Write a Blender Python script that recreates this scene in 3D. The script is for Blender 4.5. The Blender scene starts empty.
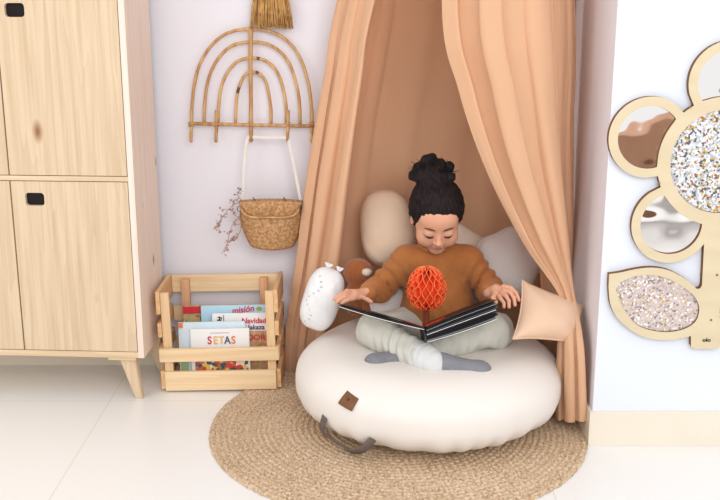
import bpy, bmesh, math, random
import numpy as np
from mathutils import Vector, Matrix, noise as mnoise

random.seed(7)
np.random.seed(7)
PI = math.pi
SC = bpy.context.scene
COL = SC.collection

# ------------------------------------------------------------------ camera
PITCH = math.radians(14.4)
CAMZ = 1.2
cam_d = bpy.data.cameras.new('camera')
cam_d.lens = 50.0
cam_d.sensor_width = 36.0
cam = bpy.data.objects.new('camera', cam_d)
COL.objects.link(cam)
cam.location = (0, 0, CAMZ)
cam.rotation_euler = (PI / 2 - PITCH, 0, 0)
SC.camera = cam

# ------------------------------------------------------------------ light
SC.view_settings.view_transform = 'Standard'
SC.view_settings.look = 'None'
SC.view_settings.gamma = 1.0
SC.view_settings.use_curve_mapping = False
SC.view_settings.exposure = 0.10
world = bpy.data.worlds.new('world')
SC.world = world
world.use_nodes = True
wn = world.node_tree
bg = wn.nodes['Background']
bg.inputs['Color'].default_value = (0.985, 0.975, 0.98, 1)
bg.inputs['Strength'].default_value = 0.98


def area(name, loc, target, size, size_y, power, color):
    d = bpy.data.lights.new(name, 'AREA')
    d.shape = 'RECTANGLE'
    d.size = size
    d.size_y = size_y
    d.energy = power
    d.color = color
    o = bpy.data.objects.new(name, d)
    COL.objects.link(o)
    o.location = loc
    o.rotation_euler = (Vector(target) - Vector(loc)).to_track_quat('-Z', 'Y').to_euler()
    return o


area('window_light', (0.8, -1.5, 2.35), (0.15, 2.9, 0.5), 2.6, 2.0, 72, (0.97, 0.985, 1.0))
area('side_area_light', (-2.6, 0.6, 2.2), (0.3, 2.7, 0.4), 1.6, 1.6, 14, (1.0, 0.96, 0.92))  # weak warm area lamp from the left, no window built there

# ------------------------------------------------------------------ measuring help
CT, ST = math.cos(PITCH), math.sin(PITCH)


def P(px, py, Y):
    """point of the place seen at photo pixel (px, py), at distance Y from the camera's wall-parallel plane"""
    x, y = (px - 360) / 1000.0, -(py - 250) / 1000.0
    dy, dz = CT + y * ST, -ST + y * CT
    t = Y / dy
    return Vector((x * t, Y, CAMZ + dz * t))


# ------------------------------------------------------------------ materials
def lin(c):
    r = []
    for v in c:
        v = v / 255.0
        r.append(v / 12.92 if v <= 0.04045 else ((v + 0.055) / 1.055) ** 2.4)
    return (r[0], r[1], r[2], 1.0)


class NT:
    def __init__(self, name):
        self.m = bpy.data.materials.new(name)
        self.m.use_nodes = True
        self.t = self.m.node_tree
        self.b = self.t.nodes['Principled BSDF']

    def n(self, typ, **kw):
        nd = self.t.nodes.new(typ)
        for k, v in kw.items():
            if k in nd.inputs:
                nd.inputs[k].default_value = v
            else:
                setattr(nd, k, v)
        return nd

    def l(self, a, b):
        self.t.links.new(a, b)


def mat(name, col, rough=0.7, var=0.06, scale=(8, 8, 8), bump=0.0, bscale=200.0, bdist=0.001,
        metal=0.0, col2=None, sheen=0.0, spec=0.3, detail=3.0, sss=0.0, trans=0.0):
    q = NT(name)
    c = lin(col)
    c2 = lin(col2) if col2 else tuple(min(1, max(0, v * (1 - 2 * var))) for v in c[:3]) + (1,)
    tc = q.n('ShaderNodeTexCoord')
    mp = q.n('ShaderNodeMapping')
    mp.inputs['Scale'].default_value = scale
    q.l(tc.outputs['Object'], mp.inputs['Vector'])
    nz = q.n('ShaderNodeTexNoise')
    nz.inputs['Scale'].default_value = 1.0
    nz.inputs['Detail'].default_value = detail
    q.l(mp.outputs['Vector'], nz.inputs['Vector'])
    rp = q.n('ShaderNodeValToRGB')
    rp.color_ramp.elements[0].position = 0.35
    rp.color_ramp.elements[0].color = c2
    rp.color_ramp.elements[1].position = 0.65
    rp.color_ramp.elements[1].color = c
    q.l(nz.outputs['Fac'], rp.inputs['Fac'])
    q.l(rp.outputs['Color'], q.b.inputs['Base Color'])
    q.b.inputs['Roughness'].default_value = rough
    q.b.inputs['Metallic'].default_value = metal
    q.b.inputs['Specular IOR Level'].default_value = spec
    if sheen:
        q.b.inputs['Sheen Weight'].default_value = sheen
    if sss:
        q.b.inputs['Subsurface Weight'].default_value = sss
        q.b.inputs['Subsurface Radius'].default_value = (0.02, 0.008, 0.004)
        q.b.inputs['Subsurface Scale'].default_value = 0.4
    if bump:
        n2 = q.n('ShaderNodeTexNoise')
        n2.inputs['Scale'].default_value = bscale
        n2.inputs['Detail'].default_value = 2.0
        q.l(tc.outputs['Object'], n2.inputs['Vector'])
        bp = q.n('ShaderNodeBump')
        bp.inputs['Strength'].default_value = bump
        bp.inputs['Distance'].default_value = bdist
        q.l(n2.outputs['Fac'], bp.inputs['Height'])
        q.l(bp.outputs['Normal'], q.b.inputs['Normal'])
    if trans:
        out = q.t.nodes['Material Output']
        tr = q.n('ShaderNodeBsdfTranslucent')
        q.l(rp.outputs['Color'], tr.inputs['Color'])
        mx = q.n('ShaderNodeMixShader')
        mx.inputs[0].default_value = trans
        q.l(q.b.outputs[0], mx.inputs[1])
        q.l(tr.outputs[0], mx.inputs[2])
        q.l(mx.outputs[0], out.inputs['Surface'])
    return q.m


def wood(name, c_lo, c_hi, grain='z', off=(0, 0, 0), rough=0.55, knots=True, cell=9.0):
    """pale pine: boards stretched along the grain, with a few knots"""
    q = NT(name)
    tc = q.n('ShaderNodeTexCoord')
    mp = q.n('ShaderNodeMapping')
    s = {'z': (10, 10, 0.4), 'x': (0.4, 10, 10), 'y': (10, 0.4, 10)}[grain]
    mp.inputs['Scale'].default_value = s
    mp.inputs['Location'].default_value = off
    q.l(tc.outputs['Object'], mp.inputs['Vector'])
    n1 = q.n('ShaderNodeTexNoise')
    n1.inputs['Scale'].default_value = 1.6
    n1.inputs['Detail'].default_value = 2.0
    n1.inputs['Distortion'].default_value = 0.3
    q.l(mp.outputs['Vector'], n1.inputs['Vector'])
    m1 = q.n('ShaderNodeMath', operation='MULTIPLY')
    m1.inputs[1].default_value = 9.0
    q.l(n1.outputs['Fac'], m1.inputs[0])
    m2 = q.n('ShaderNodeMath', operation='FRACT')
    q.l(m1.outputs[0], m2.inputs[0])
    n2 = q.n('ShaderNodeTexNoise')
    n2.inputs['Scale'].default_value = 6.0
    n2.inputs['Detail'].default_value = 4.0
    q.l(mp.outputs['Vector'], n2.inputs['Vector'])
    mixf = q.n('ShaderNodeMix')
    mixf.data_type = 'FLOAT'
    mixf.inputs[0].default_value = 0.86
    q.l(m2.outputs[0], mixf.inputs[2])
    q.l(n2.outputs['Fac'], mixf.inputs[3])
    rp = q.n('ShaderNodeValToRGB')
    rp.color_ramp.elements[0].position = 0.2
    rp.color_ramp.elements[0].color = lin(c_lo)
    rp.color_ramp.elements[1].position = 0.62
    rp.color_ramp.elements[1].color = lin(c_hi)
    q.l(mixf.outputs[0], rp.inputs['Fac'])
    last = rp.outputs['Color']
    if knots:
        mk = q.n('ShaderNodeMapping')
        mk.inputs['Scale'].default_value = {'z': (cell, cell, cell * 0.45), 'x': (cell * .45, cell, cell), 'y': (cell, cell * .45, cell)}[grain]
        mk.inputs['Location'].default_value = (off[0] + 3.3, off[1] + 1.7, off[2] + 0.4)
        q.l(tc.outputs['Object'], mk.inputs['Vector'])
        v = q.n('ShaderNodeTexVoronoi')
        v.inputs['Scale'].default_value = 1.0
        q.l(mk.outputs['Vector'], v.inputs['Vector'])
        r2 = q.n('ShaderNodeValToRGB')
        r2.color_ramp.elements[0].position = 0.03
        r2.color_ramp.elements[0].color = (1, 1, 1, 1)
        r2.color_ramp.elements[1].position = 0.10
        r2.color_ramp.elements[1].color = (0, 0, 0, 1)
        q.l(v.outputs['Distance'], r2.inputs['Fac'])
        mx = q.n('ShaderNodeMix')
        mx.data_type = 'RGBA'
        q.l(r2.outputs['Color'], mx.inputs[0])
        q.l(last, mx.inputs[6])
        mx.inputs[7].default_value = lin((150, 105, 70))
        last = mx.outputs[2]
    q.l(last, q.b.inputs['Base Color'])
    q.b.inputs['Roughness'].default_value = rough
    q.b.inputs['Specular IOR Level'].default_value = 0.25
    return q.m


def flat(name, col, rough=0.6, metal=0.0, spec=0.3):
    q = NT(name)
    q.b.inputs['Base Color'].default_value = lin(col)
    q.b.inputs['Roughness'].default_value = rough
    q.b.inputs['Metallic'].default_value = metal
    q.b.inputs['Specular IOR Level'].default_value = spec
    return q.m


def cells(name, cols, scale, rough=0.35, metal=0.0, bump=0.0):
    """patchwork of random flat cells, in the colours given"""
    q = NT(name)
    tc = q.n('ShaderNodeTexCoord')
    v = q.n('ShaderNodeTexVoronoi')
    v.inputs['Scale'].default_value = scale
    q.l(tc.outputs['Object'], v.inputs['Vector'])
    sp = q.n('ShaderNodeSeparateColor')
    q.l(v.outputs['Color'], sp.inputs[0])
    rp = q.n('ShaderNodeValToRGB')
    rp.color_ramp.interpolation = 'CONSTANT'
    el = rp.color_ramp.elements
    pos = 0.0
    for i, (w, c) in enumerate(cols):
        if i < 2:
            e = el[i]
            e.position = pos
        else:
            e = el.new(pos)
        e.color = lin(c)
        pos += w
    q.l(sp.outputs[0], rp.inputs['Fac'])
    q.l(rp.outputs['Color'], q.b.inputs['Base Color'])
    q.b.inputs['Roughness'].default_value = rough
    q.b.inputs['Metallic'].default_value = metal
    if bump:
        bp = q.n('ShaderNodeBump')
        bp.inputs['Strength'].default_value = bump
        bp.inputs['Distance'].default_value = 0.002
        q.l(sp.outputs[1], bp.inputs['Height'])
        q.l(bp.outputs['Normal'], q.b.inputs['Normal'])
    return q.m


# ------------------------------------------------------------------ object help
def tag(o, label=None, cat=None, group=None, kind=None):
    if label:
        o['label'] = label
    if cat:
        o['category'] = cat
    if group:
        o['group'] = group
    if kind:
        o['kind'] = kind
    return o


def empty(name, loc, label, cat, group=None, rz=0.0):
    o = bpy.data.objects.new(name, None)
    COL.objects.link(o)
    o.location = loc
    o.rotation_euler = (0, 0, rz)
    o.empty_display_size = 0.05
    return tag(o, label, cat, group)


def put(name, me, m=None, parent=None, smooth=True):
    """link mesh data as ONE object; coordinates are relative to the parent when it has one"""
    o = bpy.data.objects.new(name, me)
    COL.objects.link(o)
    if m is not None:
        for mm in (m if isinstance(m, (list, tuple)) else [m]):
            me.materials.append(mm)
    if smooth:
        me.polygons.foreach_set('use_smooth', [True] * len(me.polygons))
    if parent is not None:
        o.parent = parent
    return o


def from_bm(name, bm, m, parent=None, smooth=False, recalc=True):
    if recalc:
        bmesh.ops.recalc_face_normals(bm, faces=bm.faces[:])
    me = bpy.data.meshes.new(name)
    bm.to_mesh(me)
    bm.free()
    return put(name, me, m, parent, smooth)


def shift(o, origin):
    """move the mesh data so that the object's origin stands at a point of the thing"""
    o.data.transform(Matrix.Translation(-Vector(origin)))
    o.location = origin
    return o


def box(bm, c, s, bev=0.0, rot=None, seg=2):
    r = bmesh.ops.create_cube(bm, size=1.0)
    vs = r['verts']
    bmesh.ops.scale(bm, vec=s, verts=vs)
    if bev > 0:
        es = list({e for v in vs for e in v.link_edges})
        rr = bmesh.ops.bevel(bm, geom=es, offset=bev, segments=seg, affect='EDGES', profile=0.6)
        vs = [v for v in rr['verts'] if v.is_valid]
        vs = list({v for f in rr['faces'] for v in f.verts} | set(vs))
        # whole island
        seen = set(vs)
        st = list(vs)
        while st:
            v = st.pop()
            for e in v.link_edges:
                w = e.other_vert(v)
                if w not in seen:
                    seen.add(w)
                    st.append(w)
        vs = list(seen)
    M = Matrix.Translation(Vector(c))
    if rot is not None:
        M = M @ rot.to_4x4()
    bmesh.ops.transform(bm, matrix=M, verts=vs)
    return vs


def tube(bm, pts, rad, n=8, closed=False, cap=True, squash=1.0, ref=None):
    """tube through the points; rad a number or a list"""
    pts = [Vector(p) for p in pts]
    N = len(pts)
    rs = rad if isinstance(rad, (list, tuple)) else [rad] * N
    rings = []
    prev = None
    for i, p in enumerate(pts):
        if closed:
            t = (pts[(i + 1) % N] - pts[i - 1]).normalized()
        else:
            t = (pts[min(i + 1, N - 1)] - pts[max(i - 1, 0)]).normalized()
        if prev is None:
            a = Vector(ref) if ref is not None else (Vector((0, 0, 1)) if abs(t.z) < 0.9 else Vector((1, 0, 0)))
            prev = (a - t * a.dot(t)).normalized()
        else:
            prev = (prev - t * prev.dot(t)).normalized()
        b = t.cross(prev)
        rings.append([bm.verts.new(p + (prev * math.cos(2 * PI * k / n) + b * math.sin(2 * PI * k / n) * squash) * rs[i]) for k in range(n)])
    M = N if closed else N - 1
    for i in range(M):
        r0, r1 = rings[i], rings[(i + 1) % N]
        for k in range(n):
            bm.faces.new((r0[k], r0[(k + 1) % n], r1[(k + 1) % n], r1[k]))
    if cap and not closed:
        bm.faces.new(rings[0][::-1])
        bm.faces.new(rings[-1])


def spline(pts, n=8, closed=False):
    """Catmull-Rom through the points"""
    pts = [Vector(p) for p in pts]
    N = len(pts)
    out = []
    segs = N if closed else N - 1
    for i in range(segs):
        if closed:
            p0, p1, p2, p3 = pts[i - 1], pts[i], pts[(i + 1) % N], pts[(i + 2) % N]
        else:
            p0, p1, p2, p3 = pts[max(i - 1, 0)], pts[i], pts[i + 1], pts[min(i + 2, N - 1)]
        for k in range(n):
            t = k / n
            out.append(0.5 * ((2 * p1) + (-p0 + p2) * t + (2 * p0 - 5 * p1 + 4 * p2 - p3) * t * t + (-p0 + 3 * p1 - 3 * p2 + p3) * t ** 3))
    if not closed:
        out.append(pts[-1])
    return out


def grid(bm, rows, closed_u=False, flip=False):
    """rows of points -> quads; returns vertex rows"""
    V = [[bm.verts.new(p) for p in r] for r in rows]
    nu = len(V[0])
    for i in range(len(V) - 1):
        for j in range(nu if closed_u else nu - 1):
            k = (j + 1) % nu
            f = (V[i][j], V[i][k], V[i + 1][k], V[i + 1][j])
            try:
                bm.faces.new(f[::-1] if flip else f)
            except ValueError:
                pass
    return V


def lathe(bm, prof, n=64, c=(0, 0), disp=None):
    rows = []
    for i, (r, z) in enumerate(prof):
        row = []
        for k in range(n):
            a = 2 * PI * k / n
            rr, zz = (r, z) if disp is None else disp(r, z, a, i)
            row.append((c[0] + rr * math.cos(a), c[1] + rr * math.sin(a), zz))
        rows.append(row)
    return grid(bm, rows, closed_u=True)


def sheet(name, rows, m, parent, th=0.0025):
    """cloth of real thickness from rows of points"""
    bm = bmesh.new()
    grid(bm, rows)
    me = bpy.data.meshes.new(name)
    bm.to_mesh(me)
    bm.free()
    o = put(name, me, m, parent)
    md = o.modifiers.new('thick', 'SOLIDIFY')
    md.thickness = th
    md.offset = 0
    return o


def outline_prism(bm, pts, y0, y1, holes=()):
    """flat board outline (x,z points) with holes, from y0 (front) to y1 (back)"""
    def ring(pl):
        a = [bm.verts.new((p[0], y0, p[1])) for p in pl]
        b = [bm.verts.new((p[0], y1, p[1])) for p in pl]
        ea, eb = [], []
        N = len(pl)
        for i in range(N):
            ea.append(bm.edges.new((a[i], a[(i + 1) % N])))
            eb.append(bm.edges.new((b[i], b[(i + 1) % N])))
        for i in range(N):
            f = bm.faces.new((a[i], a[(i + 1) % N], b[(i + 1) % N], b[i]))
            f.material_index = 1
        return ea, eb
    A, B = [], []
    for pl in [pts] + list(holes):
        ea, eb = ring(pl)
        A += ea
        B += eb
    for E in (A, B):
        r = bmesh.ops.triangle_fill(bm, use_beauty=True, use_dissolve=False, edges=E)
        for g in r['geom']:
            if isinstance(g, bmesh.types.BMFace):
                g.material_index = 0


def text_mesh(name, body, size, mtx, m, parent, ext=0.0004, xs=1.0, font_shear=0.0, bold=0.0):
    cu = bpy.data.curves.new(name, 'FONT')
    cu.body = body
    cu.size = size
    cu.extrude = ext
    cu.align_x = 'CENTER'
    cu.align_y = 'CENTER'
    cu.shear = font_shear
    cu.offset = bold
    tmp = bpy.data.objects.new(name + '_tmp', cu)
    COL.objects.link(tmp)
    bpy.context.view_layer.update()
    me = bpy.data.meshes.new_from_object(tmp.evaluated_get(bpy.context.evaluated_depsgraph_get()))
    bpy.data.objects.remove(tmp)
    me.materials.clear()
    me.transform(mtx @ Matrix.Diagonal((xs, 1, 1, 1)))
    return put(name, me, m, parent, smooth=False)


# ------------------------------------------------------------------ signed distance modelling (organic shapes)
class Field:
    def __init__(self, lo, hi, h):
        self.lo = np.array(lo, float)
        self.h = h
        self.n = np.ceil((np.array(hi) - self.lo) / h).astype(int) + 1
        self.F = np.full(self.n, 0.5, np.float32)

    def sl(self, lo, hi):
        a = np.clip(np.floor((np.array(lo) - self.lo) / self.h).astype(int), 0, self.n)
        b = np.clip(np.ceil((np.array(hi) - self.lo) / self.h).astype(int) + 1, 0, self.n)
        s = tuple(slice(int(i), int(j)) for i, j in zip(a, b))
        g = [(self.lo[k] + np.arange(a[k], b[k]) * self.h).astype(np.float32) for k in range(3)]
        return s, np.meshgrid(*g, indexing='ij', sparse=True)

    def op(self, d, s, k, sub):
        f = self.F[s]
        if sub:
            d = -d
            h = np.clip(0.5 - 0.5 * (f - d) / k, 0, 1)
            self.F[s] = f * (1 - h) + d * h + k * h * (1 - h)
        else:
            h = np.clip(0.5 + 0.5 * (f - d) / k, 0, 1)
            self.F[s] = f * (1 - h) + d * h - k * h * (1 - h)

    def cap(self, a, b, ra, rb=None, k=0.01, sub=False, wr=0.0, wf=60.0, flatten=None):
        rb = ra if rb is None else rb
        a, b = np.array(a, float), np.array(b, float)
        m = max(ra, rb) + 2.5 * k + 0.012
        s, (X, Y, Z) = self.sl(np.minimum(a, b) - m, np.maximum(a, b) + m)
        ab = b - a
        L2 = float(ab @ ab) + 1e-12
        t = ((X - a[0]) * ab[0] + (Y - a[1]) * ab[1] + (Z - a[2]) * ab[2]) / L2
        t = np.clip(t, 0, 1)
        dx, dy, dz = X - a[0] - t * ab[0], Y - a[1] - t * ab[1], Z - a[2] - t * ab[2]
        d = np.sqrt(dx * dx + dy * dy + dz * dz) - (ra + (rb - ra) * t)
        if wr:
            L = math.sqrt(L2)
            d = d + wr * np.sin(t * L * wf * 2 * PI + 2.2 * np.sin(dx * 45 + 1) + 2.0 * np.sin(dz * 50)) * np.sqrt(np.abs(np.sin(PI * np.clip(t * 0.98, 0, 1))))
        self.op(d, s, k, sub)

    def ell(self, c, r, k=0.01, R=None, sub=False):
        c, r = np.array(c, float), np.array(r, float)
        m = max(r) + 2.5 * k + 0.012
        s, (X, Y, Z) = self.sl(c - m, c + m)
        x, y, z = X - c[0], Y - c[1], Z - c[2]
        if R is not None:
            R = np.array(R.to_3x3()).T
            x, y, z = (R[0, 0] * x + R[0, 1] * y + R[0, 2] * z, R[1, 0] * x + R[1, 1] * y + R[1, 2] * z,
                       R[2, 0] * x + R[2, 1] * y + R[2, 2] * z)
        k0 = np.sqrt((x / r[0]) ** 2 + (y / r[1]) ** 2 + (z / r[2]) ** 2)
        k1 = np.sqrt((x / r[0] ** 2) ** 2 + (y / r[1] ** 2) ** 2 + (z / r[2] ** 2) ** 2) + 1e-9
        self.op(k0 * (k0 - 1) / k1, s, k, sub)

    def warp(self, fn):
        g = [(self.lo[k] + np.arange(self.n[k]) * self.h).astype(np.float32) for k in range(3)]
        X, Y, Z = np.meshgrid(*g, indexing='ij', sparse=True)
        self.F = self.F + fn(X, Y, Z).astype(np.float32)

    def mesh(self, name):
        F, h = self.F, self.h
        ins = F < 0
        c = np.zeros(np.array(F.shape) - 1, np.int8)
        for dx in (0, 1):
            for dy in (0, 1):
                for dz in (0, 1):
                    c += ins[dx:dx + c.shape[0], dy:dy + c.shape[1], dz:dz + c.shape[2]]
        idx = np.argwhere((c > 0) & (c < 8))
        vid = np.full(c.shape, -1, np.int32)
        vid[tuple(idx.T)] = np.arange(len(idx))
        acc = np.zeros((len(idx), 3))
        cnt = np.zeros(len(idx))
        for ax in range(3):
            o = [0, 1, 2]
            o.remove(ax)
            for u in (0, 1):
                for v in (0, 1):
                    p = idx.copy()
                    p[:, o[0]] += u
                    p[:, o[1]] += v
                    q = p.copy()
                    q[:, ax] += 1
                    fa, fb = F[tuple(p.T)], F[tuple(q.T)]
                    m = (fa < 0) != (fb < 0)
                    t = np.where(m, fa / np.where(m, fa - fb, 1), 0)
                    pos = p.astype(float)
                    pos[:, ax] += t
                    acc[m] += pos[m]
                    cnt[m] += 1
        V = self.lo + h * acc / cnt[:, None]
        quads = []
        for ax in range(3):
            o = [(ax + 1) % 3, (ax + 2) % 3]
            a = [slice(None)] * 3
            b = [slice(None)] * 3
            a[ax] = slice(0, -1)
            b[ax] = slice(1, None)
            fa, fb = ins[tuple(a)], ins[tuple(b)]
            e = np.argwhere(fa != fb)
            e = e[(e[:, o[0]] > 0) & (e[:, o[1]] > 0) & (e[:, o[0]] < F.shape[o[0]] - 1) & (e[:, o[1]] < F.shape[o[1]] - 1)]
            s = fa[tuple(e.T)]
            q = []
            for (du, dv) in ((0, 0), (1, 0), (1, 1), (0, 1)):
                k = e.copy()
                k[:, o[0]] -= du
                k[:, o[1]] -= dv
                q.append(vid[tuple(k.T)])
            q = np.stack(q, 1)
            q[~s] = q[~s][:, ::-1]
            quads.append(q)
        Q = np.concatenate(quads)
        Q = Q[(Q >= 0).all(1)]
        me = bpy.data.meshes.new(name)
        me.vertices.add(len(V))
        me.vertices.foreach_set('co', V.astype(np.float32).ravel())
        me.loops.add(len(Q) * 4)
        me.loops.foreach_set('vertex_index', Q.ravel().astype(np.int32))
        me.polygons.add(len(Q))
        me.polygons.foreach_set('loop_start', np.arange(0, len(Q) * 4, 4, dtype=np.int32))
        me.polygons.foreach_set('loop_total', np.full(len(Q), 4, np.int32))
        me.update(calc_edges=True)
        me.validate()
        return me


# ------------------------------------------------------------------ materials of the place
M = {}
M['wall'] = mat('white_wall', (230, 226, 232), 0.9, 0.01, (3, 3, 3), 0.05, 60, 0.002)
M['wall_lit'] = mat('white_wall_cool_lit', (226, 231, 240), 0.9, 0.01, (3, 3, 3), 0.05, 60, 0.002)  # bluish front face: the light on it is put into the colour
M['base'] = mat('cream_tile_skirting', (230, 221, 204), 0.35, 0.015, (5, 3, 9), spec=0.4)
M['pine'] = wood('pale_pine', (198, 170, 138), (221, 198, 167), 'z')
M['pine_lit'] = wood('pine_side_lit', (226, 202, 184), (238, 220, 206), 'z', (5, 2, 1))  # sides paler than the doors: light from the right put into the colour
M['pine_x'] = wood('pine_rail', (202, 172, 136), (226, 202, 168), 'x', (1, 4, 2), knots=False)
M['crate'] = wood('crate_pine', (218, 184, 140), (236, 208, 168), 'x', (3, 3, 8), cell=5)
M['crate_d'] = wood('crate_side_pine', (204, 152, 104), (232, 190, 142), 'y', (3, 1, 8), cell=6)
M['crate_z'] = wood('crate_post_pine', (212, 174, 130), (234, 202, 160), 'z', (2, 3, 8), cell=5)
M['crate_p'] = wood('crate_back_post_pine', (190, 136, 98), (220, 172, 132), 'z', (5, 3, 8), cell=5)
M['dark'] = flat('hole_shade', (28, 24, 24), 0.8)
M['gap'] = flat('dark_gap', (72, 52, 36), 0.9)
M['rattan'] = mat('rattan', (212, 170, 118), 0.5, 0.1, (60, 60, 12), col2=(176, 128, 82))
M['rattan_d'] = mat('rattan_node', (112, 76, 50), 0.6, 0.1, (60, 60, 60))
M['cord'] = mat('tan_cord', (206, 162, 102), 0.9, 0.1, (60, 60, 60), 0.6, 500, 0.001, col2=(172, 126, 72))
M['cloth'] = mat('peach_cotton', (244, 205, 168), 0.9, 0.015, (6, 6, 6), 0.25, 260, 0.0012, sheen=0.1, trans=0.38)
M['pouf'] = mat('offwhite_canvas', (231, 224, 217), 0.9, 0.01, (5, 5, 5), 0.3, 420, 0.0008)
M['leather'] = mat('brown_leather', (126, 84, 54), 0.6, 0.08, (60, 60, 60), 0.3, 600, 0.0005)
M['strap'] = mat('taupe_webbing', (112, 100, 94), 0.85, 0.08, (90, 90, 90), 0.4, 700, 0.0008)
M['skin'] = mat('skin', (222, 166, 136), 0.55, 0.03, (25, 25, 25), sss=0.12, spec=0.35, col2=(216, 158, 128))
M['lip'] = mat('lip', (192, 122, 106), 0.5, 0.03, (25, 25, 25))
M['hair'] = mat('black_hair', (44, 34, 34), 0.75, 0.2, (220, 30, 60), 0.6, 300, 0.0015, col2=(24, 18, 20), spec=0.15)
M['brow'] = flat('brow_hair', (98, 66, 52), 0.8)
M['lash'] = flat('lash_hair', (44, 28, 26), 0.8)
M['sweater'] = mat('rust_knit', (178, 112, 60), 0.95, 0.05, (40, 40, 40), 0.5, 420, 0.001, sheen=0.2)
M['pants'] = mat('pale_sage_cotton', (206, 204, 194), 0.9, 0.03, (14, 14, 14), 0.25, 380, 0.001)
M['cuff'] = mat('pale_grey_cuff', (214, 214, 214), 0.9, 0.03, (30, 30, 30), 0.3, 380, 0.001)
M['sock'] = mat('grey_sock', (134, 134, 140), 0.95, 0.06, (60, 60, 60), 0.4, 500, 0.001)
M['black_paper'] = flat('black_page', (26, 26, 30), 0.45)
M['white_paper'] = flat('white_page', (228, 226, 222), 0.7)
M['mid_paper'] = flat('charcoal_page', (92, 92, 98), 0.7)
M['grey_paper'] = flat('grey_page', (150, 150, 152), 0.7)
M['orange'] = mat('orange_tissue', (250, 88, 44), 0.8, 0.05, (30, 30, 30), trans=0.25)
M['orange_l'] = mat('pale_orange_edge', (255, 140, 84), 0.8, 0.05, (30, 30, 30))
M['trunk'] = flat('brown_card', (120, 66, 44), 0.8)
M['sequin'] = mat('white_satin', (232, 230, 230), 0.35, 0.03, (30, 30, 30), 0.5, 160, 0.002, spec=0.5)
M['sequin_d'] = flat('silver_sequin', (214, 212, 210), 0.25, 0.6)
M['beige'] = mat('beige_linen', (224, 198, 172), 0.9, 0.03, (10, 10, 10), 0.3, 380, 0.001)
M['beige2'] = mat('cream_linen', (222, 208, 194), 0.9, 0.03, (10, 10, 10), 0.3, 380, 0.001)
M['greyw'] = mat('pale_grey_linen', (216, 210, 206), 0.9, 0.02, (10, 10, 10), 0.3, 380, 0.001)
M['peach'] = mat('peach_linen', (226, 192, 164), 0.9, 0.03, (10, 10, 10), 0.3, 380, 0.001)
M['plush'] = mat('brown_plush', (166, 96, 50), 1.0, 0.1, (30, 30, 30), 0.8, 260, 0.004, sheen=0.4)
M['wplush'] = mat('cream_plush', (226, 214, 200), 1.0, 0.05, (30, 30, 30), 0.8, 260, 0.004)
M['strapw'] = mat('white_cotton_strap', (228, 220, 212), 0.9, 0.03, (50, 50, 50))
M['ply'] = mat('birch_plywood', (216, 200, 168), 0.5, 0.03, (6, 6, 20), col2=(210, 193, 160))
M['ply_e'] = flat('burnt_plywood_edge', (122, 84, 54), 0.8)
M['screw'] = flat('screw', (140, 120, 96), 0.4, 0.7)

# floor: large pale tiles with faint joints
q = NT('pale_floor_tile')
tc = q.n('ShaderNodeTexCoord')
br = q.n('ShaderNodeTexBrick')
br.offset = 0.0
br.inputs['Scale'].default_value = 1.0
br.inputs['Brick Width'].default_value = 0.62
br.inputs['Row Height'].default_value = 0.62
br.inputs['Mortar Size'].default_value = 0.0018
br.inputs['Color1'].default_value = lin((238, 236, 233))
br.inputs['Color2'].default_value = lin((237, 235, 232))
br.inputs['Mortar'].default_value = lin((222, 217, 212))
mpp = q.n('ShaderNodeMapping')
mpp.inputs['Location'].default_value = (0.14, 0.27, 0)
q.l(tc.outputs['Object'], mpp.inputs['Vector'])
q.l(mpp.outputs['Vector'], br.inputs['Vector'])
q.l(br.outputs['Color'], q.b.inputs['Base Color'])
q.b.inputs['Roughness'].default_value = 0.28
q.b.inputs['Specular IOR Level'].default_value = 0.4
M['floor'] = q.m

# jute: braid of rings, each ring twisted
q = NT('braided_jute')
tc = q.n('ShaderNodeTexCoord')
nz = q.n('ShaderNodeTexNoise')
nz.inputs['Scale'].default_value = 150.0
nz.inputs['Detail'].default_value = 3.0
q.l(tc.outputs['Object'], nz.inputs['Vector'])
nz2 = q.n('ShaderNodeTexNoise')
nz2.inputs['Scale'].default_value = 7.0
q.l(tc.outputs['Object'], nz2.inputs['Vector'])
ad = q.n('ShaderNodeMix')
ad.data_type = 'FLOAT'
ad.inputs[0].default_value = 0.12
q.l(nz.outputs['Fac'], ad.inputs[2])
q.l(nz2.outputs['Fac'], ad.inputs[3])
rp = q.n('ShaderNodeValToRGB')
e = rp.color_ramp.elements
e[0].position = 0.34
e[0].color = lin((164, 132, 102))
e[1].position = 0.66
e[1].color = lin((224, 202, 174))
e2 = e.new(0.5)
e2.color = lin((202, 174, 142))
q.l(ad.outputs[0], rp.inputs['Fac'])
q.l(rp.outputs['Color'], q.b.inputs['Base Color'])
q.b.inputs['Roughness'].default_value = 0.95
bp = q.n('ShaderNodeBump')
bp.inputs['Strength'].default_value = 0.7
bp.inputs['Distance'].default_value = 0.004
q.l(nz.outputs['Fac'], bp.inputs['Height'])
q.l(bp.outputs['Normal'], q.b.inputs['Normal'])
M['jute'] = q.m

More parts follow.
